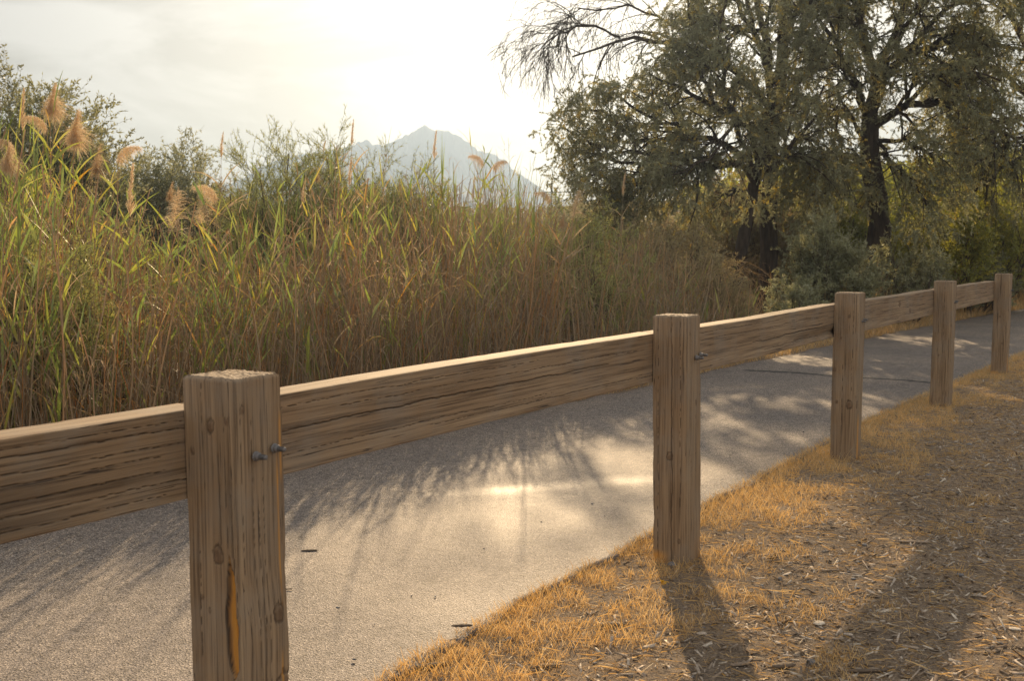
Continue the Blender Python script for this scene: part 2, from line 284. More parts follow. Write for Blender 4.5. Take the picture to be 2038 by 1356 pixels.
# path
ns, nc = 900, 70
s_ = np.linspace(0, 1, ns); nx_, ny_, _, _, _ = along(near_pts, s_); fx_, fy_, _, _, _ = along(far_pts, s_)
jn = .035 * (vnoise(s_ * 300, s_ * 0, 5) - .5) + .05 * (vnoise(s_ * 90, s_ * 0, 6) - .5); jf = .12 * (vnoise(s_ * 120, s_ * 0, 8) - .5)
nx_ = nx_ + jn * .85; ny_ = ny_ - jn * .5; fx_ = fx_ + jf * .85; fy_ = fy_ - jf * .5
u = np.concatenate([[0.0], np.linspace(.002, .998, nc - 2), [1.0]])
X = nx_[:, None] * (1 - u) + fx_[:, None] * u; Y = ny_[:, None] * (1 - u) + fy_[:, None] * u
Z = .012 + .02 * np.sin(np.pi * u)[None] + .003 * (fbm(X * .8 + 30, Y * .8 + 30, 20, 2) - .5); Z[:, 0] = -.03; Z[:, -1] = -.03
def segd(x, y, p, q):
    p = np.array(p[:2]); q = np.array(q[:2]); d = q - p; t = ((x - p[0]) * d[0] + (y - p[1]) * d[1]) / (d @ d); tt = np.clip(t, 0, 1)
    return np.hypot(x - p[0] - tt * d[0], y - p[1] - tt * d[1]), t
d1, t1 = segd(X, Y, at_z(860, 998), at_z(1330, 958))
pol = np.exp(-(d1 / .10) ** 2) * np.clip(np.sin(np.pi * np.clip(t1 * .9 + .05, 0, 1)), 0, 1) ** .7
pg = at_z(1130, 1010); pol = np.clip(pol * .42 + .7 * np.exp(-(((X - pg[0]) / .75) ** 2 + ((Y - pg[1]) / 1.2) ** 2)) * (.6 + .8 * (fbm(X * 2 + 9, Y * 2 + 9, 61) - .4)) + .3 * vnoise(X * 1.1 + 3, Y * 1.1, 31) ** 2, 0, 1)
Z = np.where((u > 0)[None] & (u < 1)[None], Z - .004 * np.exp(-(d1 / .20) ** 2) * (t1 > 0) * (t1 < 1), Z)
crk = np.zeros_like(X)
cpts = [at_z(*q) for q in [(1490, 742), (1570, 748), (1680, 757), (1800, 762), (1880, 768)]]
wob = .05 * (vnoise(X * 3, Y * 3, 41) - .5)
for p_, q_ in zip(cpts, cpts[1:]):
    d_, _ = segd(X + wob, Y + wob, p_, q_); crk = np.maximum(crk, (d_ < .05).astype(float))
ii = np.arange(ns * nc).reshape(ns, nc); Fp = np.stack([ii[:-1, :-1], ii[1:, :-1], ii[1:, 1:], ii[:-1, 1:]], -1).reshape(-1, 4)
path = mesh('path', np.stack([X, Y, Z], -1).reshape(-1, 3), Fp, M['asphalt'], attrs={'crack': crk.ravel(), 'polish': pol.ravel()}, smooth=True)
tag(path, 'grey asphalt path curving away behind the fence', kind='structure')
# ------------------------------------------------------------------ fence
FA = math.radians(31.1); fd = np.array([math.sin(FA), math.cos(FA), 0]); fn = np.array([math.cos(FA), -math.sin(FA), 0])   # along fence, towards camera side
PW = .137
def grain_warp(uu, ll, knots):
    w_ = uu.copy()
    for (ku, kl, kr) in knots:
        du = uu - ku; dl = (ll - kl)
        w_ = w_ + np.sign(du) * -kr * .9 * np.exp(-(np.abs(du) / (kr * 2.2)) - (dl / (kr * 5)) ** 2)
    return w_
def woodfield(uu, ll, seed, knots=(), cracks=(), dens=1.0, thr=.70):
    """uu across the grain (m), ll along (m). returns inward depth, dark groove 0-1, knot 0-1"""
    w_ = grain_warp(uu, ll, knots) + .004 * (vnoise(ll * 2.2, uu * 6, seed + 50) - .5)
    lines = vnoise(w_ * 190 * dens, ll * 3.0, seed); l2 = vnoise(w_ * 95 * dens + 7, ll * 1.6, seed + 1)
    br = vnoise(w_ * 60, ll * 14, seed + 2)
    gv = np.clip((lines - thr) / .2, 0, 1) * np.clip((br - .3) * 3, 0, 1); gv = np.maximum(gv, np.clip((l2 - thr - .03) / .18, 0, 1))
    dep = .0005 * gv + .0004 * vnoise(w_ * 240, ll * 5, seed + 3)
    dark = gv * .12; kn = np.zeros_like(uu)
    for (cu, c0, c1, cw, cd) in cracks:
        t = (ll - c0) / (c1 - c0); env = np.clip(np.sin(np.pi * np.clip(t, 0, 1)), 0, 1) ** .5 * ((t > 0) & (t < 1))
        cc = cu + .006 * (vnoise(ll * 9, ll * 0 + seed, seed + 9) - .5) + .0025 * (vnoise(ll * 60, ll * 0 + seed, seed + 10) - .5)
        e = np.exp(-((uu - cc) / (cw * .5 * (.35 + .65 * env) + 1e-5)) ** 2) * (env > 0)
        dep = dep + cd * e; dark = np.maximum(dark, np.clip(e * 1.3, 0, 1))
    for (ku, kl, kr) in knots:
        q = np.hypot((uu - ku) / kr, (ll - kl) / (kr * 1.45)) + .55 * (vnoise(uu * 160 + kl * 90, ll * 110, seed + 12) - .5); rg = np.exp(-((q - 1) / .16) ** 2)
        kn = np.maximum(kn, np.clip(1.25 - q, 0, 1) * .8); dep = dep + .003 * rg - .002 * np.exp(-q * q); dark = np.maximum(dark, rg * .7)
    return dep, np.clip(dark, 0, 1), np.clip(kn, 0, 1)
def make_post(parent, loc, feats, seed, lean=(0, 0), H=PH):
    """faces: A = end face looking back towards the camera, B = side face on the camera side"""
    nf, nz = 60, 300
    # perimeter order: A (far edge -> front corner), B (front corner -> right), C, D
    us = np.linspace(0, PW, nf, endpoint=False); h = PW / 2; rd = .0025
    per, nrm, uu, fid = [], [], [], []
    A0 = -fd * h - fn * h; ax = [(fn, -fd), (fd, fn), (-fn, fd), (-fd, -fn)]; org = [-fd * h - fn * h, -fd * h + fn * h, fd * h + fn * h, fd * h - fn * h]
    for k in range(4):
        for u0 in us:
            per.append(org[k] + ax[k][0] * u0)
            e = np.clip(1 - min(u0, PW - u0) / rd, 0, 1)
            nn = ax[k][1] + (0 if e == 0 else e * (ax[k - 1][1] if u0 < h else ax[(k + 1) % 4][1])); nrm.append(nn / np.linalg.norm(nn)); uu.append(u0); fid.append(k)
    per = np.array(per); nrm = np.array(nrm); uu = np.array(uu); fid = np.array(fid); n = len(per)
    zs = np.linspace(-.25, H, nz); UU, ZZ = np.meshgrid(uu, zs); FI = np.tile(fid, (nz, 1))
    dep = np.zeros_like(UU); dk = np.zeros_like(UU); kn = np.zeros_like(UU); og = np.zeros_like(UU)
    for k in range(4):
        m_ = FI == k; ft = feats.get(k, {})
        d_, g_, k_ = woodfield(UU[m_], ZZ[m_], seed * 20 + k * 3, ft.get('knots', ()), ft.get('cracks', ())); dep[m_] = d_; dk[m_] = g_; kn[m_] = k_
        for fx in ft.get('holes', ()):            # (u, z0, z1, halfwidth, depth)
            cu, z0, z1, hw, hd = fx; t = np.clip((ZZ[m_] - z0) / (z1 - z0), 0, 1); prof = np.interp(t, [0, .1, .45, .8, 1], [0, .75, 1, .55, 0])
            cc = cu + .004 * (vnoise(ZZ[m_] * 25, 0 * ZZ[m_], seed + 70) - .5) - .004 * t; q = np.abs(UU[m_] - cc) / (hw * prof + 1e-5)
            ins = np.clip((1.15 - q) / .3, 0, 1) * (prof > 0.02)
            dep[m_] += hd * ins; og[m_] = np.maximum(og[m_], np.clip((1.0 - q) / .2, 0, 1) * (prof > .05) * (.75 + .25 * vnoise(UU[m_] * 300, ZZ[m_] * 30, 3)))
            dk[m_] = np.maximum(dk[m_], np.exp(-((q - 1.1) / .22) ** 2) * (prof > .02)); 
        for (cu, z0, z1, hw) in ft.get('orange_glow', ()):  # warm light painted as orange streaks and patches into the wood colour
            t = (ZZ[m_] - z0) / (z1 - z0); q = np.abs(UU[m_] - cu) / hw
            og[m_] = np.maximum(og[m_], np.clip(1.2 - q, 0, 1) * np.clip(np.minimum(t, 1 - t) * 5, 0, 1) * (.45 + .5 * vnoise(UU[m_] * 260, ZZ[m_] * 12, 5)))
    edge = np.minimum(UU, PW - UU); chip = np.clip(1 - edge / .014, 0, 1) * np.clip(fbm(ZZ * 11 + FI * 0, ZZ * 0 + seed * 3.3 + np.where(edge == UU, FI, (FI + 1) % 4), seed) - .46, 0, 1)
    dep += .012 * chip
    bul = .0025 * (fbm(ZZ * 3, FI * 3.1 + seed, seed + 5) - .5)
    P3 = per[None] - nrm[None] * (dep + bul)[:, :, None]
    for k in range(4):
        for (bz, bh, ba) in feats.get(k, {}).get('bulge', ()): P3 = P3 + nrm[None] * (ba * np.exp(-((ZZ - bz) / bh) ** 2) * (FI == k) * np.clip(edge / .01, .6, 1))[:, :, None]
    P3 = P3 - nrm[None] * (.0025 * np.clip((ZZ - H + .004) / .004, 0, 1))[:, :, None]
    P3 = np.concatenate([P3, np.zeros((nz, n, 1))], 2)[:, :, :3]; P3[:, :, 2] = ZZ
    top = zs > H - .005
    P3[:, :, 0] += lean[0] * (ZZ / H); P3[:, :, 1] += lean[1] * (ZZ / H)
    V = P3.reshape(-1, 3); i0 = np.arange(nz - 1)[:, None] * n; j = np.arange(n)[None]; j2 = (j + 1) % n
    F = np.stack([i0 + j, i0 + j2, i0 + n + j2, i0 + n + j], -1).reshape(-1, 4)
    # top: concentric rings with rough end grain
    c = P3[-1].mean(0); rings = [np.arange(n) + (nz - 1) * n]; Vt = []; Fs = [F]; base = len(V); g2 = [dk.ravel()]; k2 = [kn.ravel()]; o2 = [og.ravel()]
    for q, s in enumerate(np.linspace(.95, .05, 16)):
        r_ = c + (P3[-1] - c) * s; r_[:, 2] = H + .0035 * (vnoise(r_[:, 0] * 160 + 50, r_[:, 1] * 160 + 50, seed) - .45) + .002
        Vt.append(r_); rings.append(base + np.arange(n)); base += n
        rr = np.hypot(r_[:, 0] - c[0] - .02, r_[:, 1] - c[1] - .03); g2.append(np.clip(np.sin(rr * 900) * .35 + vnoise(r_[:, 0] * 200, r_[:, 1] * 200, 4) - .35, 0, .8)); k2.append(np.zeros(n)); o2.append(np.zeros(n))
    for ra, rb in zip(rings, rings[1:]):
        Fs.append(np.stack([ra, np.roll(ra, -1), np.roll(rb, -1), rb], -1))
    Vt.append(c[None] + [0, 0, .003]); g2.append([.3]); k2.append([0]); o2.append([0]); ra = rings[-1]
    Ft = np.stack([ra, np.roll(ra, -1), np.full(n, base)], -1)
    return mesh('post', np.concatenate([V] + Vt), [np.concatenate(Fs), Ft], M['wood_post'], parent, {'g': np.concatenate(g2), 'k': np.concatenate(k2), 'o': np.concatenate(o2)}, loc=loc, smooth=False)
def cyl(c, ax, r, l, k=16, r2=None):
    ax = ax / np.linalg.norm(ax); a = norm(np.cross(ax, [0, 0, 1.])); b = np.cross(ax, a); th = np.arange(k) * 2 * np.pi / k; r2 = r if r2 is None else r2
    ring = a * np.cos(th)[:, None] + b * np.sin(th)[:, None]
    bev = min(.0012, r * .2)
    R = np.concatenate([c + ring * r, c + ring * r + ax * (l - bev), c + ring * (r2 - bev) + ax * l, [c + ax * l]])
    F = [np.stack([np.arange(k) + q * k, (np.arange(k) + 1) % k + q * k, (np.arange(k) + 1) % k + (q + 1) * k, np.arange(k) + (q + 1) * k], -1) for q in range(2)]
    return R, np.concatenate(F), np.stack([np.arange(k) + 2 * k, (np.arange(k) + 1) % k + 2 * k, np.full(k, 3 * k)], -1)
def make_bolt(post, off, z, lab=None):
    c = fn * (PW / 2 - .002) + fd * off + np.array([0, 0, z]); V = []; Fq = []; Ft = []; n0 = 0
    for (a, r, l, k) in ((0, .0105, .003, 20), (.003, .0085, .008, 6), (.011, .0048, .018, 14)):
        v_, q_, t_ = cyl(c + fn * a, fn, r, l, k); V.append(v_); Fq.append(q_ + n0); Ft.append(t_ + n0); n0 += len(v_)
    for k in range(7):
        v_, q_, t_ = cyl(c + fn * (.0125 + k * .0023), fn, .0055, .0010, 14); V.append(v_); Fq.append(q_ + n0); Ft.append(t_ + n0); n0 += len(v_)
    return mesh('bolt', np.concatenate(V), [np.concatenate(Fq), np.concatenate(Ft)], M['steel'], post, {'v': np.zeros(n0)})
tops = [at_z(462, 747, PH), at_z(1347, 628, PH), at_z(1692, 583, PH), at_z(1882, 559.5, PH), at_z(1998, 545, PH)]
bots = [None, at_z(1355, 1126), at_z(1692, 925), at_z(1881, 815), at_z(1997, 748)]
fence = empty('wooden_fence', (*tops[0][:2], 0), 'weathered brown wooden post and rail fence running beside the asphalt path', 'fence')
pos = [np.array([t[0], t[1], 0]) for t in tops]
pos.insert(0, pos[0] - fd * 2.42)
org = np.array(fence.location)
S2 = PH
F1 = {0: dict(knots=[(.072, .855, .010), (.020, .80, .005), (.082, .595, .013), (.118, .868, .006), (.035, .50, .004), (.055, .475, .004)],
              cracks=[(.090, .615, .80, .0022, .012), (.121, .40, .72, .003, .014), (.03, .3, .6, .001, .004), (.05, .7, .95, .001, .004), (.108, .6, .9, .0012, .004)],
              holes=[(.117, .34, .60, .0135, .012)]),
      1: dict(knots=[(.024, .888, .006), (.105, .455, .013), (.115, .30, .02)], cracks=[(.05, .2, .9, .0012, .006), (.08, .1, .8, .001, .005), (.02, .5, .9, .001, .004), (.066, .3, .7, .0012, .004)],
              orange_glow=[(.119, .46, .80, .0028), (.130, .72, .88, .004), (.112, .2, .38, .003)], bulge=[(.42, .10, .008), (.25, .12, .006)])}
F2 = {0: dict(knots=[(.068, .42, .011), (.105, .10, .006)], cracks=[(.075, -.2, .99, .0022, .012), (.02, 0, .9, .001, .004), (.11, .2, .99, .001, .004)], orange_glow=[(.012, -.06, .06, .05)]),
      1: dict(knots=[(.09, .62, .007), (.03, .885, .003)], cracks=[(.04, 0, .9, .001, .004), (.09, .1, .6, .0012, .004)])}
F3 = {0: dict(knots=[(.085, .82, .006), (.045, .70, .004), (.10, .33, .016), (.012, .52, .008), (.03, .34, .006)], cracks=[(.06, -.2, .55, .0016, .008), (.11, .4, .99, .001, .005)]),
      1: dict(knots=[(.02, .33, .014)], cracks=[(.05, 0, .8, .0012, .005)], orange_glow=[(.06, -.05, .28, .02)])}
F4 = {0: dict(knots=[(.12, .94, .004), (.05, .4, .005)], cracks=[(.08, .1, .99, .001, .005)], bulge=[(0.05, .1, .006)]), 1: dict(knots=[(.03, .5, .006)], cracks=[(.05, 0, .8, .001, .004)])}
F5 = {0: dict(knots=[(.06, .55, .006), (.09, .3, .006)], cracks=[(.055, .75, .99, .003, .012), (.1, .1, .6, .001, .004)], orange_glow=[(.03, -.05, .04, .05)]), 1: dict(cracks=[(.03, 0, .7, .001, .004)], orange_glow=[(.05, -.05, .2, .03)])}
leans = [(0, 0), (-.012, .0), None, None, None, None]
feats = [{}, F1, F2, F3, F4, F5]
plabels = [None, 'nearest post with a split showing orange wood', 'post with a long crack and an orange glow painted at its foot', 'post with a chipped edge and small knots', None, 'last post, darkest, with a short split at its top']
posts = []
for k in range(6):
    p = pos[k]
    if k >= 2:
        b = bots[k - 1]; mid = (pos[k] + b) / 2; ln_ = pos[k] - b; p = b.copy(); p[2] = 0; lean = (ln_[0] * .6, 0); p = np.array([pos[k][0] - lean[0], pos[k][1], 0])
    elif k == 1: lean = (-.010, 0); p = pos[k] + [.010, 0, 0]
    else: lean = (0, 0)
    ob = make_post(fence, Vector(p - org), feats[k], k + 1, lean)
    if plabels[k]: ob['label'] = plabels[k]
    posts.append(ob)
    if k >= 1:
        make_bolt(ob, -.020 if k == 1 else .005, .792); make_bolt(ob, .034 if k == 1 else .045, .800)
    if k == 0: make_bolt(ob, -.03, .79)
RT, RH = .089, .185
rfeat = [dict(knots=[(.10, 1.2, .012)], cracks=[(.15, 1.5, 2.4, .0018, .008), (.12, 1.3, 2.4, .0015, .006), (.07, 1.2, 2.3, .002, .006), (.045, 1.2, 2.4, .002, .006), (.10, 1.3, 2.3, .0016, .005), (.165, 1.0, 2.4, .0013, .005), (.02, 1.2, 2.3, .0016, .005)]),
         dict(knots=[(.135, .13, .008)], cracks=[(.10, .15, 1.9, .0026, .011), (.13, .4, 2.2, .0015, .004), (.045, .2, 1.5, .0015, .004), (.155, .1, 1.4, .0013, .004), (.03, .8, 2.4, .0014, .003)]),
         dict(knots=[], cracks=[(.075, 1.05, 2.45, .004, .014), (.03, 1.2, 2.2, .002, .008), (.13, .2, 2.3, .0015, .004), (.16, .1, 1.5, .0014, .004)]),
         dict(knots=[(.13, 1.45, .02), (.07, 1.75, .014)], cracks=[(.10, .2, 1.4, .0015, .004), (.15, .5, 2.3, .0014, .004), (.05, 1.2, 2.4, .0015, .005)]),
         dict(knots=[(.12, .8, .01)], cracks=[(.14, .2, 2.3, .0014, .004), (.06, .3, 2.0, .0014, .004)])]
def make_rail(k):
    a = pos[k] - fn * (PW / 2 + RT / 2 + .001); b = pos[k + 1] - fn * (PW / 2 + RT / 2 + .001); v_ = b - a; ln = np.linalg.norm(v_) - .006
    ang = math.atan2(v_[1], v_[0]); nl, nh, nw = 420, 92, 20
    # local: x along, y from camera side (-) to far side (+), z up 0..RH ; camera side = -local y
    prof = [(-RT / 2, z) for z in np.linspace(0, RH, nh, endpoint=False)] + [(y, RH) for y in np.linspace(-RT / 2, RT / 2, nw, endpoint=False)] + \
           [(RT / 2, z) for z in np.linspace(RH, 0, nh, endpoint=False)] + [(y, 0) for y in np.linspace(RT / 2, -RT / 2, nw, endpoint=False)]
    nr = [(-1, 0)] * nh + [(0, 1)] * nw + [(1, 0)] * nh + [(0, -1)] * nw
    acr = [z for z in np.linspace(0, RH, nh, endpoint=False)] + list(np.linspace(RH, RH + RT, nw, endpoint=False)) + [RH + RT + q for q in np.linspace(0, RH, nh, endpoint=False)] + list(np.linspace(0, RT, nw, endpoint=False) + 2 * RH + RT)
    prof = np.array(prof); nr = np.array(nr, float); acr = np.array(acr); n = len(prof)
    for i_ in (0, nh, nh + nw, 2 * nh + nw): nr[i_] = (nr[i_] + nr[i_ - 1]) / np.sqrt(2)
    xs = np.linspace(.003, ln, nl); UU, XX = np.meshgrid(acr, xs)
    dep, dk, kn = woodfield(UU, XX, 300 + k * 17, rfeat[k]['knots'], rfeat[k]['cracks'], dens=.8, thr=.72)
    og = np.zeros_like(dk)
    isc = np.isin(np.arange(n), [0, nh, nh + nw, 2 * nh + nw])[None] * 1.0
    near_c = np.minimum.reduce([np.abs(((np.arange(n) - c + n / 2) % n) - n / 2) for c in (0, nh, nh + nw, 2 * nh + nw)])[None]
    dep = dep + .007 * np.clip(1 - near_c / 4.5, 0, 1) * np.clip(fbm(XX * 9, XX * 0 + k * 5.1 + (np.arange(n)[None] > nh / 2) * 3, 60 + k) - .42, 0, 1) + isc * .002
    if k == 0: dk = np.maximum(dk, .75 * np.clip(1.25 - np.hypot((XX - 1.78) / .42, (UU - .05) / .075), 0, 1) * (UU < RH) * (.55 + .6 * vnoise(UU * 70, XX * 5, 8)))
    if k == 2:    # the torn lower part near the right hand post
        t = np.clip((XX - 1.5) / .5, 0, 1); low = np.clip(1 - np.abs(UU - .035) / .035, 0, 1) * (UU < .08)
        dep = dep + .016 * t * low * (.6 + .8 * vnoise(XX * 14, UU * 30, 5)); dk = np.maximum(dk, .3 * t * low)
    P2 = prof[None] - nr[None] * dep[:, :, None]
    V = np.zeros((nl, n, 3)); V[:, :, 0] = XX; V[:, :, 1] = P2[:, :, 0]; V[:, :, 2] = P2[:, :, 1]
    wave = {0: .003, 1: .004, 2: .002, 3: .003, 4: .003}[k] * (vnoise(xs * 1.7, xs * 0 + k, 90) - .5) * 2 * np.sin(np.pi * xs / ln)
    V[:, :, 2] += wave[:, None] * (1 + .4 * (P2[:, :, 1] / RH))
    if k == 2: V[:, :, 2] += (.003 * np.clip((xs - 1.5) / .8, 0, 1) - .004 * np.sin(np.pi * np.clip(xs / 1.6, 0, 1)))[:, None]
    i0 = np.arange(nl - 1)[:, None] * n; j = np.arange(n)[None]; j2 = (j + 1) % n
    F = np.stack([i0 + j2, i0 + j, i0 + n + j, i0 + n + j2], -1).reshape(-1, 4)
    Vf = V.reshape(-1, 3); c0 = V[0].mean(0); c1 = V[-1].mean(0); nb = len(Vf); Vf = np.concatenate([Vf, [c0], [c1]])
    e0 = np.stack([np.arange(n), (np.arange(n) + 1) % n, np.full(n, nb)], -1); r1 = np.arange(n) + (nl - 1) * n; e1 = np.stack([np.roll(r1, -1), r1, np.full(n, nb + 1)], -1)
    z2 = lambda q: np.concatenate([q.ravel(), [0, 0]])
    o = mesh('rail', Vf, [F, np.concatenate([e0, e1])], M['wood_rail'], fence, {'g': z2(dk), 'k': z2(kn), 'o': z2(og)}, loc=Vector(a - org + np.array([0, 0, .697])))
    o.rotation_euler.z = ang
    return o
for k in range(5): make_rail(k)
# ------------------------------------------------------------------ branching plants
def curve_pts(P, m):
    P = np.asarray(P, float); d = np.linalg.norm(np.diff(P, axis=0), axis=1); c = np.concatenate([[0], np.cumsum(d)]); c /= c[-1]
    t = np.linspace(0, 1, m * 4); Q = np.stack([np.interp(t, c, P[:, i]) for i in range(3)], -1)
    for _ in range(6): Q[1:-1] = (Q[:-2] + Q[1:-1] * 2 + Q[2:]) / 4
    return Q[np.linspace(0, len(Q) - 1, m).astype(int)]
def kids(P, R, k, t0, t1, l0, l1, ang, droop, m=5, rr=.55, wig=.12, up=0.0, rtip=.25, lscale=True):
    n, mp_, _ = P.shape; idx = np.repeat(np.arange(n), k); t = t0 + (t1 - t0) * rng.random(n * k)
    f = t * (mp_ - 1); i = np.minimum(f.astype(int), mp_ - 2); fr = (f - i)[:, None]
    p0 = P[idx, i] * (1 - fr) + P[idx, i + 1] * fr; tg = norm(P[idx, i + 1] - P[idx, i]); r0 = (R[idx, i] * (1 - fr[:, 0]) + R[idx, i + 1] * fr[:, 0]) * rr
    pr = norm(np.cross(tg, rng.normal(size=tg.shape))); a = ang * (.6 + .8 * rng.random(n * k))[:, None]
    d = norm(tg * np.cos(a) + pr * np.sin(a) + [0, 0, up])
    ln = (l0 + (l1 - l0) * rng.random(n * k)) * ((1.25 - .65 * t) if lscale else 1)
    st = ln / (m - 1); Q = [p0]; cur = d
    for j in range(1, m):
        cur = norm(cur + [0, 0, -droop / (m - 1)] + rng.normal(size=cur.shape) * wig); Q.append(Q[-1] + cur * st[:, None])
    Q = np.stack(Q, 1); rad = r0[:, None] * np.linspace(1, rtip, m)[None]
    return Q, np.maximum(rad, .0012)
def leaves_on(P, k, ln, wd, acc, v0, v1, hang=.5, spread=1.0, keep=None, fine=False, vb=None):
    n, m_, _ = P.shape; idx = np.repeat(np.arange(n), k); f = (.1 + .9 * rng.random(n * k)) * (m_ - 1); i = np.minimum(f.astype(int), m_ - 2); fr = (f - i)[:, None]
    c = P[idx, i] * (1 - fr) + P[idx, i + 1] * fr; tg = norm(P[idx, i + 1] - P[idx, i]); d = norm(tg * .6 + rng.normal(size=c.shape) * .55 * spread + [0, 0, -hang])
    l_ = ln * (.6 + .7 * rng.random(len(c))); V, F = diamonds(c, d, l_, wd * (.7 + .6 * rng.random(len(c))))
    cl = np.repeat(rng.random(n), k)                                     # hue shared by a twig
    v = v0 + (v1 - v0) * np.clip(cl * .65 + .35 * rng.random(n * k), 0, 1)
    if vb is not None: v = np.where(np.repeat(vb, k), 1 - .12 * rng.random(n * k), v)
    acc.add(V, F, np.repeat(v, 4))
def trunk_mesh(acc, P, R, k=10):
    V, F, q = tubes(P, R, k)
    if k >= 8: V = V + norm(V - np.repeat(P.reshape(-1, 3), k, 0)) * (.12 * R.repeat(k)[:, None] if R.ndim == 1 else (.16 * np.repeat(R.reshape(-1), k) * (rng.random(len(V)) - .5))[:, None])
    acc.add(V, F, 0.)
EDGE = np.array([(-400, 1400), (-60, 1375), (0, 1335), (60, 1300), (95, 1300), (125, 1250), (150, 1190), (185, 1150), (215, 1100), (300, 1100), (360, 1130), (400, 1150), (700, 1150)])
def inside_crown(P):
    q = P[:, -1]; px = 1019 + FPX * q[:, 0] / q[:, 1]; py = 489 - FPX * (q[:, 2] - HC) / q[:, 1]
    return px > np.interp(py, EDGE[:, 0], EDGE[:, 1]) + rng.normal(size=len(q)) * 32
def olive_tree(name, label, cat, trunks, limbs, n1=13, n2=7, n3=6, nl=40, bare=(), group=None, leaf=(.040, .0108), mat='olive', vr=(0, .85), L1=(.65, 1.35), yellow=.08):
    """trunks, limbs: lists of (points, r0, r1)"""
    base = trunks[0][0][0]; e = empty(name, (base[0], base[1], 0), label, cat, group); off = np.array([base[0], base[1], 0])
    tr = Acc(); lm = Acc(); tw = Acc(); lf = Acc()
    for P, r0, r1 in trunks:
        Q = curve_pts(np.array(P) - off, 16)[None]; Q = Q + rng.normal(size=Q.shape) * .012; trunk_mesh(tr, Q, np.linspace(r0, r1, 16)[None] * np.ones((1, 16)), 12)
    LP, LR = [], []
    for q, (P, r0, r1) in enumerate(limbs):
        Q = curve_pts(np.array(P) - off, 12); Q[1:-1] += rng.normal(size=(10, 3)) * .03; LP.append(Q); LR.append(np.linspace(r0, r1, 12))
    LP = np.array(LP); LR = np.array(LR); V, F, _ = tubes(LP, LR, 7); lm.add(V, F, 0.)
    bm = np.zeros(len(LP), bool); bm[list(bare)] = True
    for isb in (False, True):
        P0, R0 = LP[bm == isb], LR[bm == isb]
        if len(P0) == 0: continue
        if isb:
            a, ra = kids(P0, R0, 16, .2, 1, .7, 1.6, .7, 1.0, 8, .5, .10, .3); b, rb = kids(a, ra, 9, .1, 1, .25, .75, .7, 1.0, 6, .6, .12); rb = np.maximum(rb, .0035); c, rc = kids(b, rb, 4, .2, 1, .08, .28, .7, .8, 4, .6, .2)
            lfs = [(c, 1)]
        else:
            a, ra = kids(P0, R0, n1, .22, 1, L1[0], L1[1], .85, .45, 6, .5, .12, .1); b, rb = kids(a, ra, n2, .2, 1, .3, .75, .8, .5, 5, .5, .16); c, rc = kids(b, rb, n3, .15, 1, .12, .34, .8, .6, 4, .6, .2)
            ok = inside_crown(c + off); c, rc = c[ok], rc[ok]; ok = inside_crown(b + off); b, rb = b[ok], rb[ok]; ok = inside_crown(a + off); a, ra = a[ok], ra[ok]
            lfs = [(c, nl), (b, nl // 2)]
        if isb: rc = np.maximum(rc, .0025)
        for Q, r, k in ((a, ra, 5), (b, rb, 4), (c, rc, 3)):
            V, F, _ = tubes(Q, r, k); tw.add(V, F, 0.)
        for Q, k in lfs:
            if isb: leaves_on(Q, k, .03, .006, lf, .3, .6)
            else:
                yb = rng.random(len(Q)) < yellow
                leaves_on(Q, k, leaf[0], leaf[1], lf, vr[0], vr[1], vb=yb)
    tr.build('trunk', M['bark'], e, smooth=True); lm.build('limb', M['bark'], e, smooth=True); o = tw.build('twigs', M['bark'], e); lf.build('crown', M[mat], e)
    return e
T = lambda pts: [at_d(a, b, 18.4 + (D - 16) * .8) for a, b, D in pts]
def zfix(P): P = [np.array(p) for p in P]; P[0][2] = -.05; return P
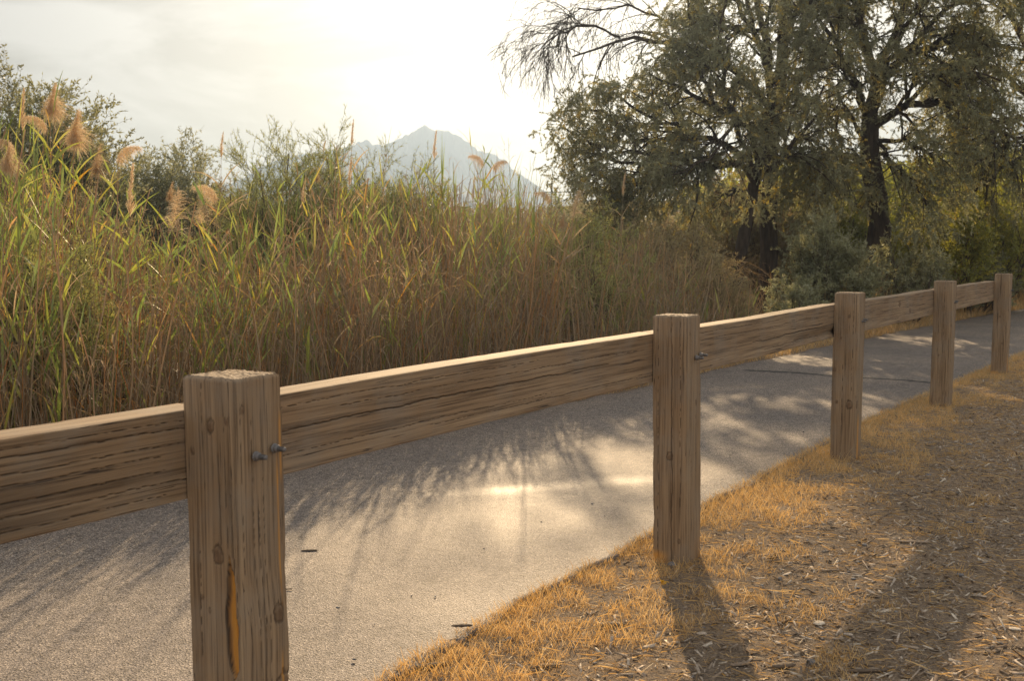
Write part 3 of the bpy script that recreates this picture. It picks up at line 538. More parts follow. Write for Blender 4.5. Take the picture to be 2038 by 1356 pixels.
olive_tree('olive_tree', 'grey-green tree with a thin leaning trunk, a long bare branch reaching left over the reeds', 'tree',
  [(zfix(T([(1462, 660, 16), (1468, 520, 16), (1490, 440, 16), (1503, 365, 16)])), .13, .085)],
  [(T([(1503, 368, 16), (1478, 325, 15.8), (1420, 325, 15.5), (1340, 345, 15.2), (1230, 385, 15)]), .075, .02),
   (T([(1503, 368, 16), (1530, 270, 16), (1545, 180, 16), (1520, 60, 16), (1490, -80, 16), (1470, -230, 16)]), .08, .03),
   (T([(1540, 230, 16), (1480, 150, 16.2), (1390, 92, 16.4), (1310, 80, 16.6), (1235, 74, 16.8), (1190, 92, 17), (1140, 112, 17)]), .07, .018),
   (T([(1235, 74, 16.8), (1190, 55, 16.9), (1130, 58, 17), (1085, 85, 17), (1055, 120, 17)]), .03, .007),
   (T([(1420, 100, 16.4), (1340, 40, 16.8), (1230, 10, 17), (1150, 20, 17), (1090, 50, 17)]), .03, .007),
   (T([(1510, 330, 16), (1490, 250, 15.5), (1420, 210, 15), (1350, 170, 14.8), (1290, 145, 14.6)]), .06, .015),
   (T([(1505, 340, 16), (1430, 275, 15.8), (1330, 270, 15.6), (1265, 280, 15.4), (1230, 240, 15.3), (1170, 215, 15.2), (1115, 222, 15)]), .06, .012),
   (T([(1400, 275, 15.6), (1300, 230, 15.2), (1230, 190, 15), (1170, 170, 14.8)]), .04, .01),
   (T([(1330, 300, 15.2), (1250, 330, 15), (1180, 280, 15), (1120, 250, 14.8)]), .035, .01),
   (T([(1340, 345, 15.2), (1250, 370, 15), (1180, 340, 14.8), (1135, 360, 14.8)]), .035, .01),
   (T([(1440, 322, 15.7), (1330, 300, 15.2), (1240, 300, 15), (1180, 315, 15), (1140, 290, 15)]), .045, .01),
   (T([(1535, 120, 16), (1480, 30, 16), (1440, -60, 16), (1430, -160, 16)]), .05, .015),
   (T([(1420, 210, 15), (1390, 110, 15.2), (1370, 50, 15.2), (1370, -20, 15)]), .04, .012),
   (T([(1503, 360, 16), (1450, 200, 14.6), (1430, 80, 14.2), (1450, -50, 14)]), .05, .015),
   (T([(1545, 150, 16), (1600, 60, 15.6), (1620, -30, 15.4), (1640, -130, 15.4)]), .05, .015),
   (T([(1520, 60, 16), (1450, 60, 15.4), (1400, 40, 15), (1350, 60, 14.8)]), .04, .012),
   (T([(1530, 270, 16), (1470, 240, 14.8), (1400, 330, 14.4), (1330, 350, 14.2)]), .04, .012),
   (T([(1503, 368, 16), (1570, 300, 15.3), (1620, 240, 15), (1640, 170, 14.8)]), .05, .015),
   (T([(1330, 270, 15.6), (1260, 350, 15.2), (1200, 400, 15), (1160, 400, 15)]), .03, .008)],
  bare=(2, 3, 4))
olive_tree('olive_tree', 'straight dark trunked tree standing just behind the thin leaning tree', 'tree',
  [(zfix(T([(1525, 650, 17.6), (1530, 500, 17.6), (1533, 330, 17.6), (1548, 200, 17.6), (1560, 60, 17.6)])), .17, .09)],
  [(T([(1560, 60, 17.6), (1570, -60, 17.6), (1560, -260, 17.6)]), .08, .03),
   (T([(1535, 320, 17.6), (1480, 240, 18), (1400, 200, 18.2), (1320, 190, 18.3)]), .06, .015),
   (T([(1545, 220, 17.6), (1610, 140, 17.8), (1660, 60, 18), (1690, -40, 18)]), .06, .015),
   (T([(1550, 180, 17.6), (1500, 60, 18), (1480, -60, 18.3), (1480, -160, 18.5)]), .06, .015),
   (T([(1533, 350, 17.6), (1590, 280, 18), (1650, 260, 18.3), (1690, 300, 18.5)]), .05, .012),
   (T([(1533, 380, 17.6), (1450, 380, 18), (1380, 400, 18.2)]), .04, .012),
   (T([(1560, 60, 17.6), (1640, -60, 17.4), (1700, -180, 17.2)]), .06, .015)], n1=12, nl=40)
olive_tree('olive_tree', 'largest tree, thick dark forked trunk with an arching limb on its left, beyond the path', 'tree',
  [(zfix(T([(1745, 650, 16.8), (1749, 540, 16.8), (1752, 450, 16.8), (1742, 370, 16.8), (1728, 300, 16.8), (1730, 220, 16.8), (1752, 155, 16.8)])), .23, .12)],
  [(T([(1740, 365, 16.8), (1715, 325, 16.6), (1675, 308, 16.4), (1635, 312, 16.2), (1590, 350, 16)]), .075, .02),
   (T([(1728, 290, 16.8), (1690, 225, 17), (1640, 200, 17), (1570, 215, 17), (1510, 230, 17)]), .06, .015),
   (T([(1732, 260, 16.8), (1800, 215, 16.5), (1880, 205, 16.2), (1960, 225, 16)]), .09, .02),
   (T([(1752, 158, 16.8), (1790, 120, 16.6), (1870, 85, 16.4), (1950, 70, 16.2), (2020, 100, 16)]), .10, .02),
   (T([(1752, 158, 16.8), (1712, 60, 17), (1700, -60, 17), (1680, -220, 17)]), .09, .02),
   (T([(1756, 150, 16.8), (1800, 20, 17), (1830, -100, 17), (1850, -240, 17)]), .09, .02),
   (T([(1735, 280, 16.8), (1800, 275, 16), (1850, 310, 15.6), (1890, 360, 15.4)]), .05, .015),
   (T([(1750, 430, 16.8), (1690, 398, 16.4), (1640, 380, 16.2), (1600, 395, 16)]), .04, .012),
   (T([(1750, 160, 16.8), (1700, 20, 15.6), (1680, -40, 15.2), (1640, 0, 15)]), .05, .015),
   (T([(1756, 150, 16.8), (1900, 0, 16), (2000, -60, 15.6), (2080, -40, 15.4)]), .06, .015),
   (T([(1732, 260, 16.8), (1780, 330, 16), (1830, 380, 15.6), (1850, 430, 15.4)]), .04, .012),
   (T([(1730, 240, 16.8), (1680, 120, 15.8), (1640, 40, 15.4), (1600, -60, 15)]), .06, .015),
   (T([(1752, 155, 16.8), (1800, 60, 15.6), (1860, -20, 15), (1900, -100, 14.8)]), .06, .015),
   (T([(1800, 215, 16.5), (1860, 150, 15.8), (1920, 140, 15.4), (1990, 160, 15.2)]), .05, .015),
   (T([(1735, 230, 16.8), (1700, 170, 15.6), (1660, 130, 15), (1610, 120, 14.8)]), .05, .012)], n1=14)
olive_tree('olive_tree', 'dark tree at the right edge with drooping bare twigs under its crown', 'tree',
  [(zfix(T([(2110, 640, 19), (2105, 450, 19), (2090, 300, 19), (2080, 180, 19)])), .2, .12)],
  [(T([(2090, 300, 19), (2030, 230, 18.6), (1985, 245, 18.3), (1955, 290, 18.2)]), .07, .012),
   (T([(2085, 240, 19), (2010, 150, 18.6), (1940, 120, 18.3), (1880, 130, 18.2)]), .07, .015),
   (T([(2080, 180, 19), (2020, 40, 19), (1960, -60, 19), (1900, -150, 19)]), .08, .02),
   (T([(2080, 180, 19), (2100, 20, 19), (2110, -180, 19)]), .08, .02),
   (T([(2085, 260, 19), (2020, 320, 18.4), (1960, 360, 18), (1920, 400, 18)]), .05, .012),
   (T([(2085, 200, 19), (2160, 100, 19), (2230, 0, 19)]), .06, .015),
   (T([(2090, 300, 19), (1990, 260, 17.8), (1900, 250, 17.4)]), .05, .012),
   (T([(2000, 235, 18.4), (1960, 270, 18), (1940, 330, 18)]), .04, .01)], bare=(7,))
# ------------------------------------------------------------------ shrubs
def shrub(name, label, cat, base, h, rad, nst=16, n1=8, n2=5, nl=16, leaf=(.045, .007), mat='shrub', vr=(0, 1), group=None, up=.25, droop=.2, top=None, hang=.05, spread=.9, core=1.):
    x, y = base; e = empty(name, (x, y, 0), label, cat, group)
    a = rng.random(nst) * 2 * np.pi; r = np.sqrt(rng.random(nst)) * rad; B = np.stack([np.cos(a) * r * .35, np.sin(a) * r * .35, -.03 + 0 * r], -1)
    hh = h * (.65 + .35 * rng.random(nst)) * (1 - .3 * (r / rad) ** 2); Tt = np.stack([np.cos(a) * r, np.sin(a) * r, hh], -1)
    t = np.linspace(0, 1, 7)[None, :, None]; P = B[:, None] * (1 - t) + Tt[:, None] * t + np.stack([np.cos(a), np.sin(a), 0 * a], -1)[:, None] * (np.sin(np.pi * t) * .12 * rad)
    P[:, 1:] += rng.normal(size=(nst, 6, 3)) * .02 * h; R = (.010 + .004 * h) * np.linspace(1, .3, 7)[None] * np.ones((nst, 1))
    st = Acc(); V, F, _ = tubes(P, R, 5); st.add(V, F, 0.)
    a1, r1 = kids(P, R, n1, .15, 1, .22 * h, .42 * h, .6, droop, 5, .5, .12, up); a2, r2 = kids(a1, r1, n2, .15, 1, .08 * h, .2 * h, .6, droop, 4, .55, .15, up)
    V, F, _ = tubes(a1, r1, 3); st.add(V, F, 0.); V, F, _ = tubes(a2, r2, 3); st.add(V, F, 0.)
    lf = Acc(); leaves_on(a2, nl, leaf[0], leaf[1], lf, *vr, hang=hang, spread=spread); leaves_on(a1, nl // 2, leaf[0], leaf[1], lf, *vr, hang=hang, spread=spread)
    st.build('branches', M['twig'], e); lf.build('foliage', M[mat], e); return e
def sh(px, ytop, D, wpx, label, name='shrub', cat='shrub', **k):
    p = at_d(px, ytop, D); h = p[2] * .93; rad = wpx / 2 / FPX * D
    return shrub(name, label, cat, (p[0], D), h, rad, **k)
# left distance
sh(50, 140, 15, 280, 'tall dark feathery tree rising behind the reeds at far left', 'tree', 'tree', nst=44, n1=15, n2=8, nl=20, leaf=(.06, .02), mat='olive', vr=(0, .6))
sh(235, 272, 17, 230, 'brown-green bush next to the tall feathery tree, behind round plumes', 'shrub', nst=30, n1=12, n2=7, nl=17, leaf=(.06, .016), mat='olive', vr=(0, .7))
sh(340, 275, 18, 190, 'brown-green bush with a pointed top in the middle of the far hedge', 'shrub', nst=28, n1=12, n2=7, nl=16, leaf=(.06, .016), mat='olive', vr=(.1, .8))
sh(440, 345, 18, 170, 'lowest bush of the far hedge, beside the left foot of the mountain', 'shrub', nst=22, n1=11, n2=6, nl=14, leaf=(.05, .014), mat='brush')
sh(150, 330, 13, 200, 'low olive bush behind the orange-leaved reeds', 'shrub', nst=20, n1=10, n2=6, nl=14, leaf=(.05, .013), mat='brush', vr=(.2, .9))
# fine leaved willows in the reed bed
sh(610, 250, 12.4, 300, 'feathery light green willow bush left of the mountain peak', 'willow_bush', 'bush', nst=40, n1=13, n2=7, nl=24, leaf=(.05, .0055), hang=-.2, vr=(.1, .85))
sh(755, 268, 13., 190, 'feathery willow bush in front of the mountain, right of the light green one', 'willow_bush', 'bush', nst=28, n1=12, n2=6, nl=20, leaf=(.05, .0055), hang=-.2, vr=(0, .7))
sh(520, 370, 11.5, 150, 'small fine-leaved bush at the left foot of the willow bushes', 'willow_bush', 'bush', nst=18, n1=9, n2=6, nl=18, leaf=(.045, .005), hang=-.2)
sh(30, 445, 6.2, 230, 'near green willow bush with thin leaves at the left edge', 'willow_bush', 'bush', nst=20, n1=10, n2=6, nl=26, leaf=(.05, .005), hang=-.1, vr=(.1, 1))
sh(170, 500, 6.8, 140, 'thin dry-tipped bush below the orange reeds', 'willow_bush', 'bush', nst=14, n1=8, n2=5, nl=14, leaf=(.045, .0045), hang=-.1, vr=(.2, 1))
sh(870, 385, 12.4, 200, 'sunny fine-leaved bush directly below the mountain peak', 'willow_bush', 'bush', nst=28, n1=12, n2=6, nl=22, leaf=(.045, .0055), vr=(.3, 1))
sh(1000, 405, 11.8, 240, 'yellow-green fine bush below the nodding orange plumes', 'willow_bush', 'bush', nst=22, n1=10, n2=6, nl=20, leaf=(.04, .0055), vr=(.3, 1))
sh(1170, 420, 12.2, 260, 'hazy yellow-green bush between the reeds and the trees', 'willow_bush', 'bush', nst=24, n1=10, n2=6, nl=18, leaf=(.045, .007), vr=(.3, 1))
sh(1160, 500, 10.8, 200, 'low twiggy bush with silvery bent stems beside the path', 'willow_bush', 'bush', nst=20, n1=9, n2=6, nl=14, leaf=(.04, .005), vr=(.3, 1))
# under and behind the trees
sh(1180, 360, 26, 200, 'distant grey bush beside the utility pole', 'shrub', nst=20, n1=9, n2=6, nl=14, leaf=(.07, .025), mat='olive')
sh(1320, 400, 15.5, 260, 'olive-grey bush under the bare overhanging branch', 'shrub', nst=22, n1=10, n2=6, nl=16, leaf=(.05, .010), mat='brush', vr=(.3, 1))
sh(1400, 515, 13.2, 170, 'silvery bush in front of the thin leaning trunk', 'shrub', nst=20, n1=10, n2=6, nl=16, leaf=(.045, .008), mat='brush', vr=(.4, 1))
sh(1640, 430, 15.6, 150, 'rounded grey-green bush between the two dark trunks', 'shrub', nst=26, n1=11, n2=7, nl=22, leaf=(.05, .012), mat='olive', vr=(.1, .85))
sh(1590, 540, 14.4, 110, 'low bush at the foot of the straight trunk', 'shrub', nst=16, n1=9, n2=5, nl=18, leaf=(.045, .01), mat='olive', vr=(.2, .9))
sh(1690, 530, 15.4, 80, 'low bush at the foot of the thick trunk', 'shrub', nst=16, n1=9, n2=5, nl=18, leaf=(.045, .01), mat='olive')
sh(1860, 380, 20, 200, 'yellow-green sunlit bush behind the fence end', 'shrub', nst=24, n1=11, n2=6, nl=22, leaf=(.06, .018), mat='bright')
sh(1980, 340, 21.5, 220, 'bright yellow-green bush at the right edge under dark crown', 'shrub', nst=26, n1=11, n2=6, nl=22, leaf=(.06, .018), mat='bright')
sh(1800, 470, 17.8, 150, 'dark bush right of the thick trunk', 'shrub', nst=20, n1=10, n2=6, nl=18, leaf=(.05, .012), mat='olive')
sh(1930, 500, 20.5, 170, 'shadowed bush above the last fence post', 'shrub', nst=20, n1=10, n2=6, nl=18, leaf=(.05, .014), mat='olive')
sh(2045, 470, 24, 150, 'dark bush at the far bend of the path', 'shrub', nst=20, n1=10, n2=6, nl=18, leaf=(.06, .016), mat='olive')
sh(1490, 330, 22, 260, 'tall bush seen between the leaning and straight trunks', 'shrub', nst=26, n1=12, n2=7, nl=20, leaf=(.07, .022), mat='brush', vr=(0, .8))
sh(1660, 340, 23, 260, 'tall bush filling the gap behind the rounded grey bush', 'shrub', nst=26, n1=12, n2=7, nl=20, leaf=(.07, .022), mat='bright', vr=(0, .7))
sh(1360, 380, 24, 220, 'brown bush in the distance below the long limb', 'shrub', nst=24, n1=11, n2=6, nl=18, leaf=(.07, .022), mat='brush')
# ------------------------------------------------------------------ reed bed (mass) -------------
PROF = np.array([(-200, 270), (0, 262), (60, 238), (110, 275), (150, 345), (200, 340), (260, 420), (300, 435), (400, 420), (480, 430), (520, 430), (600, 385), (700, 370), (800, 385), (850, 370), (900, 335), (1000, 352), (1080, 400), (1150, 435), (1250, 440), (1330, 480), (1420, 540), (1520, 580)])
def reed_sites(n, o0, o1, s0=.05, s1=.60):
    s = s0 + (s1 - s0) * rng.random(n); x, y, dx, dy, _ = along(far_pts, s); o = o0 + (o1 - o0) * rng.random(n) ** 1.3
    x = x - dy * o; y = y + dx * o; ok = (y > 1.0); x, y, o = x[ok], y[ok], o[ok]; px = 1019 + FPX * x / y; ok = (px > -260) & (px < 1500); return x[ok], y[ok], o[ok], px[ok]
rd_ = Acc()
x, y, o, px = reed_sites(11500, .25, 5.2)
top = HC + (489 - np.interp(px, PROF[:, 0], PROF[:, 1])) / FPX * y
dens = fbm(x * 1.3 + 20, y * 1.3 + 20, 77)
kp = rng.random(len(x)) < np.clip((dens - .30) * 4.5, .12, 1); x, y, o, px, top, dens = [q_[kp] for q_ in (x, y, o, px, top, dens)]
hgt = top * (.55 + .55 * rng.random(len(x))) * np.clip(.45 + .55 * o / .9, 0, 1) * np.clip(.66 + 1.15 * (dens - .3), .55, 1.16)
hgt = hgt * np.where(o < 2.6, np.interp(px, [850, 1050], [1, .74]), 1)
B = np.stack([x, y, gh(x, y) - .02], -1); lean = rng.normal(size=(len(x), 3)) * [.09, .09, 0]; t = np.linspace(0, 1, 6)
P = B[:, None] + np.array([0, 0, 1.]) * (hgt[:, None] * t)[:, :, None] + lean[:, None] * (hgt[:, None] * t ** 1.6)[:, :, None]
R = (.0035 + .0018 * rng.random(len(x)))[:, None] * np.linspace(1, .35, 6)[None]
V, F, q = tubes(P, R, 3); rd_.add(V, F, np.repeat(np.where(rng.random(len(x)) < .72, .18 + .26 * rng.random(len(x)), .62 + .3 * rng.random(len(x))), q))
green = np.interp(px, [0, 480, 560, 1000, 1300], [.95, .9, .42, .42, .22])
K = 8
i = np.repeat(np.arange(len(x)), K); f = .25 + .74 * rng.random(len(i)) ** .75; ff = f * 5; j = np.minimum(ff.astype(int), 4); fr = (ff - j)[:, None]
Pb = P[i, j] * (1 - fr) + P[i, j + 1] * fr; a = rng.random(len(i)) * 2 * np.pi; up = 1.3 + 1.9 * rng.random(len(i)); D0 = np.stack([np.cos(a), np.sin(a), up], -1)
ln = (.15 + .22 * rng.random(len(i)) + .14 * (rng.random(len(i)) < .25)) * (1.1 - .3 * f); gcl = np.clip(fbm(x * 1.9 + 60, y * 1.9 + 60, 88) * 3.2 - .75, .15, 1.4); isg = rng.random(len(i)) < (gcl * green)[i] * np.clip((f - .40) * 2.6, .03, 1) * np.clip(.15 + o[i] * .7, .1, 1)
v = np.where(isg, .60 + .40 * rng.random(len(i)) ** .8, .03 + .36 * rng.random(len(i))); v = np.where(rng.random(len(i)) < .06, .44 + .16 * rng.random(len(i)), v)
bend = np.where(isg, .02 + .3 * rng.random(len(i)) ** 1.5, .25 + 1.1 * rng.random(len(i)))
V, F, q = blades(Pb, D0, ln, (.006 + .007 * rng.random(len(i)) + .008 * (rng.random(len(i)) < .2)) * np.where(isg, 1.2, .5), bend, 4, tipw=.04, midw=.35); rd_.add(V, F, np.repeat(v, q))
x, y, o, px = reed_sites(9500, .15, 2.6); top = HC + (489 - np.interp(px, PROF[:, 0], PROF[:, 1])) / FPX * y
hgt = top * (.30 + .66 * rng.random(len(x))) * np.clip(.5 + .6 * o, 0, 1); B = np.stack([x, y, gh(x, y) - .02], -1); lean = rng.normal(size=(len(x), 3)) * [.13, .13, 0]
P = B[:, None] + np.array([0, 0, 1.]) * (hgt[:, None] * t)[:, :, None] + lean[:, None] * (hgt[:, None] * t ** 1.4)[:, :, None]
V, F, q = tubes(P, (.0026 + .0028 * rng.random(len(x)))[:, None] * np.linspace(1, .4, 6)[None], 3); rd_.add(V, F, np.repeat(.22 + .28 * rng.random(len(x)), q))
x, y, o, px = reed_sites(620, .2, 1.6); n = len(x); top = HC + (489 - np.interp(px, PROF[:, 0], PROF[:, 1])) / FPX * y; hgt = top * (.55 + .5 * rng.random(n)); lean = rng.normal(size=(n, 3)) * [.16, .16, 0]
B = np.stack([x, y, gh(x, y) - .02], -1); P = B[:, None] + np.array([0, 0, 1.]) * (hgt[:, None] * t)[:, :, None] + lean[:, None] * (hgt[:, None] * t ** 1.3)[:, :, None] + (rng.normal(size=(n, 1, 3)) * .05) * np.sin(np.pi * t)[None, :, None]
V, F, q = tubes(P, (.0038 + .0026 * rng.random(n))[:, None] * np.linspace(1, .5, 6)[None], 4); rd_.add(V, F, np.repeat(.34 + .09 * rng.random(n), q))
rd_.build('reeds', M['reed']); reeds = bpy.data.objects['reeds']
tag(reeds, 'dense bed of green and dry brown reeds along the far side of the path', 'reeds', kind='stuff')
# dead tangle at the foot of the reeds
dg = Acc()
x, y, o, px = reed_sites(15000, .12, 2.2, .05, .62)
B = np.stack([x, y, gh(x, y) - .01], -1); a = rng.random(len(x)) * 2 * np.pi; D0 = np.stack([np.cos(a) * .5, np.sin(a) * .5, .6 + 1.3 * rng.random(len(x))], -1)
V, F, q = blades(B, D0, (.25 + .65 * rng.random(len(x))) * np.clip(.35 + o, 0, 1), .0025 + .004 * rng.random(len(x)), .1 + .9 * rng.random(len(x)), 4, tipw=.3); dg.add(V, F, np.repeat(.0 + .62 * rng.random(len(x)) ** 1.5, q))
x, y, o, px = reed_sites(9000, .3, 2.0, .05, .6); B = np.stack([x, y, .15 + rng.random(len(x)) * .9], -1)
V, F, q = blades(B, sphere_dirs(len(x)) + [0, 0, .3], .15 + .4 * rng.random(len(x)), .002 + .003 * rng.random(len(x)), .3 + .9 * rng.random(len(x)), 4, tipw=.3); dg.add(V, F, np.repeat(.05 + .45 * rng.random(len(x)), q))
tag(dg.build('dead_stems', M['straw']), 'brown tangle of dead stalks at the foot of the reeds', 'dead stalks', kind='stuff')
# dry grass fringe on the far side of the path
fg = Acc(); n = 26000; s = .12 + .88 * rng.random(n); x, y, dx, dy, _ = along(far_pts, s); o = .02 + .9 * rng.random(n) ** 1.6
x = x - dy * o; y = y + dx * o; cl = fbm(x * 2.2 + 9, y * 2.2 + 9, 55); tall = np.clip((cl - .42) * 5, 0, 1) * np.clip(o * 2, 0, 1)
B = np.stack([x, y, gh(x, y)], -1); a = rng.random(n) * 2 * np.pi; D0 = np.stack([np.cos(a) * .4, np.sin(a) * .4, 1 + 0 * a], -1)
V, F, q = blades(B, D0, .04 + .10 * rng.random(n) + .42 * tall * rng.random(n), .0035 + .003 * rng.random(n), .1 + .4 * rng.random(n), 2, tipw=.2); fg.add(V, F, np.repeat(.25 + .75 * rng.random(n), q))
n = 9000; s = .50 + .36 * rng.random(n); x, y, dx, dy, _ = along(far_pts, s); o = .25 + 1.5 * rng.random(n); x = x - dy * o; y = y + dx * o; cl = fbm(x * 1.6 + 9, y * 1.6 + 9, 57); ok = rng.random(n) < np.clip((cl - .36) * 6, .05, 1); x, y, cl = x[ok], y[ok], cl[ok]; n = len(x)
V, F, q = blades(np.stack([x, y, gh(x, y)], -1), np.stack([rng.normal(size=n) * .18, rng.normal(size=n) * .18, 1 + 0 * x], -1), (.35 + .75 * rng.random(n)) * np.clip(cl * 1.7, .5, 1.1), .004 + .004 * rng.random(n), .05 + .25 * rng.random(n), 4, tipw=.4); fg.add(V, F, np.repeat(.25 + .6 * rng.random(n), q))
tag(fg.build('dry_grass', M['straw']), 'fringe of dry golden grass on the far edge of the path', 'dry grass', kind='stuff')
# ------------------------------------------------------------------ tall reeds with seed heads, one thing each
def plume_acc(kind, sz):
    A = Acc()
    if kind in ('round', 'dark', 'open', 'nod'):
        n = {'round': 2600, 'dark': 1300, 'open': 600, 'nod': 650}[kind]
        t = rng.random(n) ** (1.9 if kind in ('round', 'dark') else 1.0); ax = np.stack([(.75 if kind == 'nod' else .22) * t ** 1.6, 0 * t, (1.15 * t - .75 * t ** 2) if kind == 'nod' else t], -1) * sz
        d = sphere_dirs(n) * ([.45, .45, .3] if kind == 'nod' else [1, 1, .8]) + ([.35, 0, -.45] if kind == 'nod' else [0, 0, .05 if kind in ('round', 'dark') else .8]); d = norm(d)
        ln = sz * {'round': .36, 'dark': .28, 'open': .40, 'nod': .22}[kind] * (.5 + .7 * rng.random(n)) * np.interp(t, [0, .15, .4, .6, 1], [.7, 1.05, .9, .35, .15] if kind in ('round', 'dark') else [.55, .9, .8, .7, .35]) * (1 + .45 * d[:, 0]) * (.55 + .9 * vnoise(d[:, 0] * 3 + 20, t * 7 + d[:, 1] * 3 + 20, 44))
        ax = ax + rng.normal(size=ax.shape) * .03 * sz; V, F, q = blades(ax, d, ln, .0010 + .0010 * rng.random(n), .1 + .9 * rng.random(n), 3, tipw=.8)
        vv = np.repeat(np.clip((.1 if kind == 'dark' else .35) + .6 * rng.random(n), 0, 1), q); A.add(V, F, vv)
    else:
        n = 300; t = rng.random(n); ax = np.stack([.10 * t ** 2, 0 * t, t], -1) * sz; d = sphere_dirs(n) * .38 + [.1, 0, 1]
        V, F, q = blades(ax, d, sz * (.14 + .14 * rng.random(n)) * (1.15 - .8 * t), .0016 + .0012 * rng.random(n), .1, 2, tipw=.6); A.add(V, F, np.repeat(.25 + .7 * rng.random(n), q))
    return A
protos = {}
def stem_reed(px, py, D, kind, sz, label, group=None, green=True, rz=0., lean=.04):
    p = at_d(px, py, D); zb = float(p[2]) - sz * .3; key = (kind, green)
    if key not in protos:
        H0 = 2.0; root = empty('plume_reed', (0, 0, 0), label, 'reed', group)
        P = np.stack([lean * np.linspace(0, 1, 9) ** 2, 0 * np.linspace(0, 1, 9), np.linspace(0, H0, 9)], -1)[None]; A = Acc(); V, F, q = tubes(P, np.linspace(.0045, .0018, 9)[None], 6); A.add(V, F, .3)
        A.build('stalk', M['reed'], root, smooth=True)
        n = 13; f = np.linspace(.35, .97, n); ff = f * 8; j = np.minimum(ff.astype(int), 7); Pb = P[0, j]; a = np.arange(n) * np.pi + rng.normal(size=n) * .5
        A = Acc(); D0 = np.stack([np.cos(a), np.sin(a), 1.2 + rng.random(n)], -1); V, F, q = blades(Pb, D0, .28 + .2 * rng.random(n), (.020 if kind == 'spike' else .014) + .009 * rng.random(n), .1 + .35 * rng.random(n), 6, tipw=.03, midw=.3)
        A.add(V, F, np.repeat((.62 + .36 * rng.random(n)) if green else (.2 + .3 * rng.random(n)), q)); A.build('leaves', M['reed'], root)
        if kind != 'spike':
            pl = plume_acc(kind, 1.0 * .28).build('plume', M['plume'], root); pl.location = (lean, 0, H0)
        else:
            A = Acc(); V, F, q = blades(np.tile([[lean, 0, H0 - .15]], (4, 1)), np.array([[.02, 0, 1], [.06, .03, 1], [-.05, 0, 1], [.0, -.05, 1.]]), np.array([.62, .45, .4, .5]), .014, .03, 6, tipw=.05); A.add(V, F, .85); A.build('spike', M['reed'], root)
        protos[key] = root; r = root
    else:
        src = protos[key]; r = src.copy(); COL.objects.link(r)
        for ch in list(src.children):
            c = ch.copy(); COL.objects.link(c); c.parent = r
            if 'pbase' in ch: c['pbase'] = ch['pbase']
    r.location = (p[0] - lean * math.cos(rz), D - lean * math.sin(rz), 0); r.rotation_euler.z = rz
    for c in r.children:
        if c.name.startswith('plume'):
            c.scale = (sz / .28,) * 3; c.location = (lean, 0, zb)
        elif c.name.startswith('spike'): c.location = (0, 0, zb - 2.0)
        else: c.scale = (1, 1, zb / 2.0)
    r['label'] = label
    if group: r['group'] = group
    elif 'group' in r: del r['group']
    return r
PR = [(146, 262, 7.6, 'round', .26, 'reed with the largest round fluffy seed head against the sky'),
      (100, 205, 7.8, 'round', .24, 'tallest fluffy seed head at far left with a spiky top'),
      (92, 240, 7.3, 'nod', .20, 'drooping seed head just under the tallest fluffy one'),
      (190, 325, 7.2, 'dark', .22, 'rusty brown egg-shaped seed head right of the largest round plume'),
      (234, 300, 7.6, 'nod', .24, 'loose feathery seed head hanging to the right above the bushes'),
      (28, 285, 6.8, 'nod', .20, 'orange nodding seed head among green blades by the left edge'),
      (44, 235, 7.6, 'narrow', .26, 'slim pinkish seed head left of the tallest fluffy one'),
      (12, 320, 6.6, 'round', .18, 'small fluffy orange seed head cut off by the left edge'),
      (258, 400, 6.9, 'narrow', .30, 'slender tan seed head standing over green blades'),
      (337, 385, 7.6, 'dark', .14, 'small dark brown seed head on a thin bent stalk'),
      (430, 378, 8.0, 'nod', .24, 'pale arching seed head leaning left in front of the low bush'),
      (397, 425, 7.8, 'open', .24, 'pale cream seed head leaning over bright green reeds'),
      (342, 440, 7.2, 'open', .26, 'wide open wispy seed head among bright green reeds'),
      (440, 300, 10, 'narrow', .22, 'thin dark bent seed head alone against the sky'),
      (630, 350, 11, 'dark', .15, 'small round dark seed head in front of the light green willow'),
      (700, 275, 12, 'narrow', .26, 'pinkish seed head left of the mountain peak'),
      (695, 355, 11, 'narrow', .28, 'tan slender seed head on a tall dry stalk'),
      (864, 300, 12, 'narrow', .28, 'upright pink seed head directly below the mountain peak'),
      (962, 315, 12, 'nod', .24, 'orange seed head nodding left on the mountain slope'),
      (982, 325, 12.2, 'nod', .22, 'rust seed head nodding beside the orange one'),
      (603, 395, 10, 'narrow', .24, 'faint buff seed head left of the small round dark one'),
      (1140, 420, 10.6, 'open', .26, 'tan seed head catching light between reeds and trees'),
      (1118, 440, 10.4, 'dark', .16, 'small seed head lowest beside the tan sunlit one'),
      (941, 385, 11, 'narrow', .22, 'rusty narrow seed head below the nodding pair'),
      (1240, 378, 13.5, 'narrow', .28, 'faint pink seed head in front of the trees'),
      (1096, 388, 12.5, 'nod', .26, 'pale orange seed head beside the utility pole')]
for k, (px_, py_, D_, kd, sz, lb) in enumerate(PR):
    sz *= {'round': .8, 'dark': .8, 'nod': .85}.get(kd, 1)
    stem_reed(px_, py_, D_, kd, sz, lb, green=(px_ < 420 or 850 < px_ < 1000), rz=float(rng.random() * .8 - .4 + (math.pi if kd == 'nod' and px_ in (430, 962, 28, 92, 1096) else 0)))
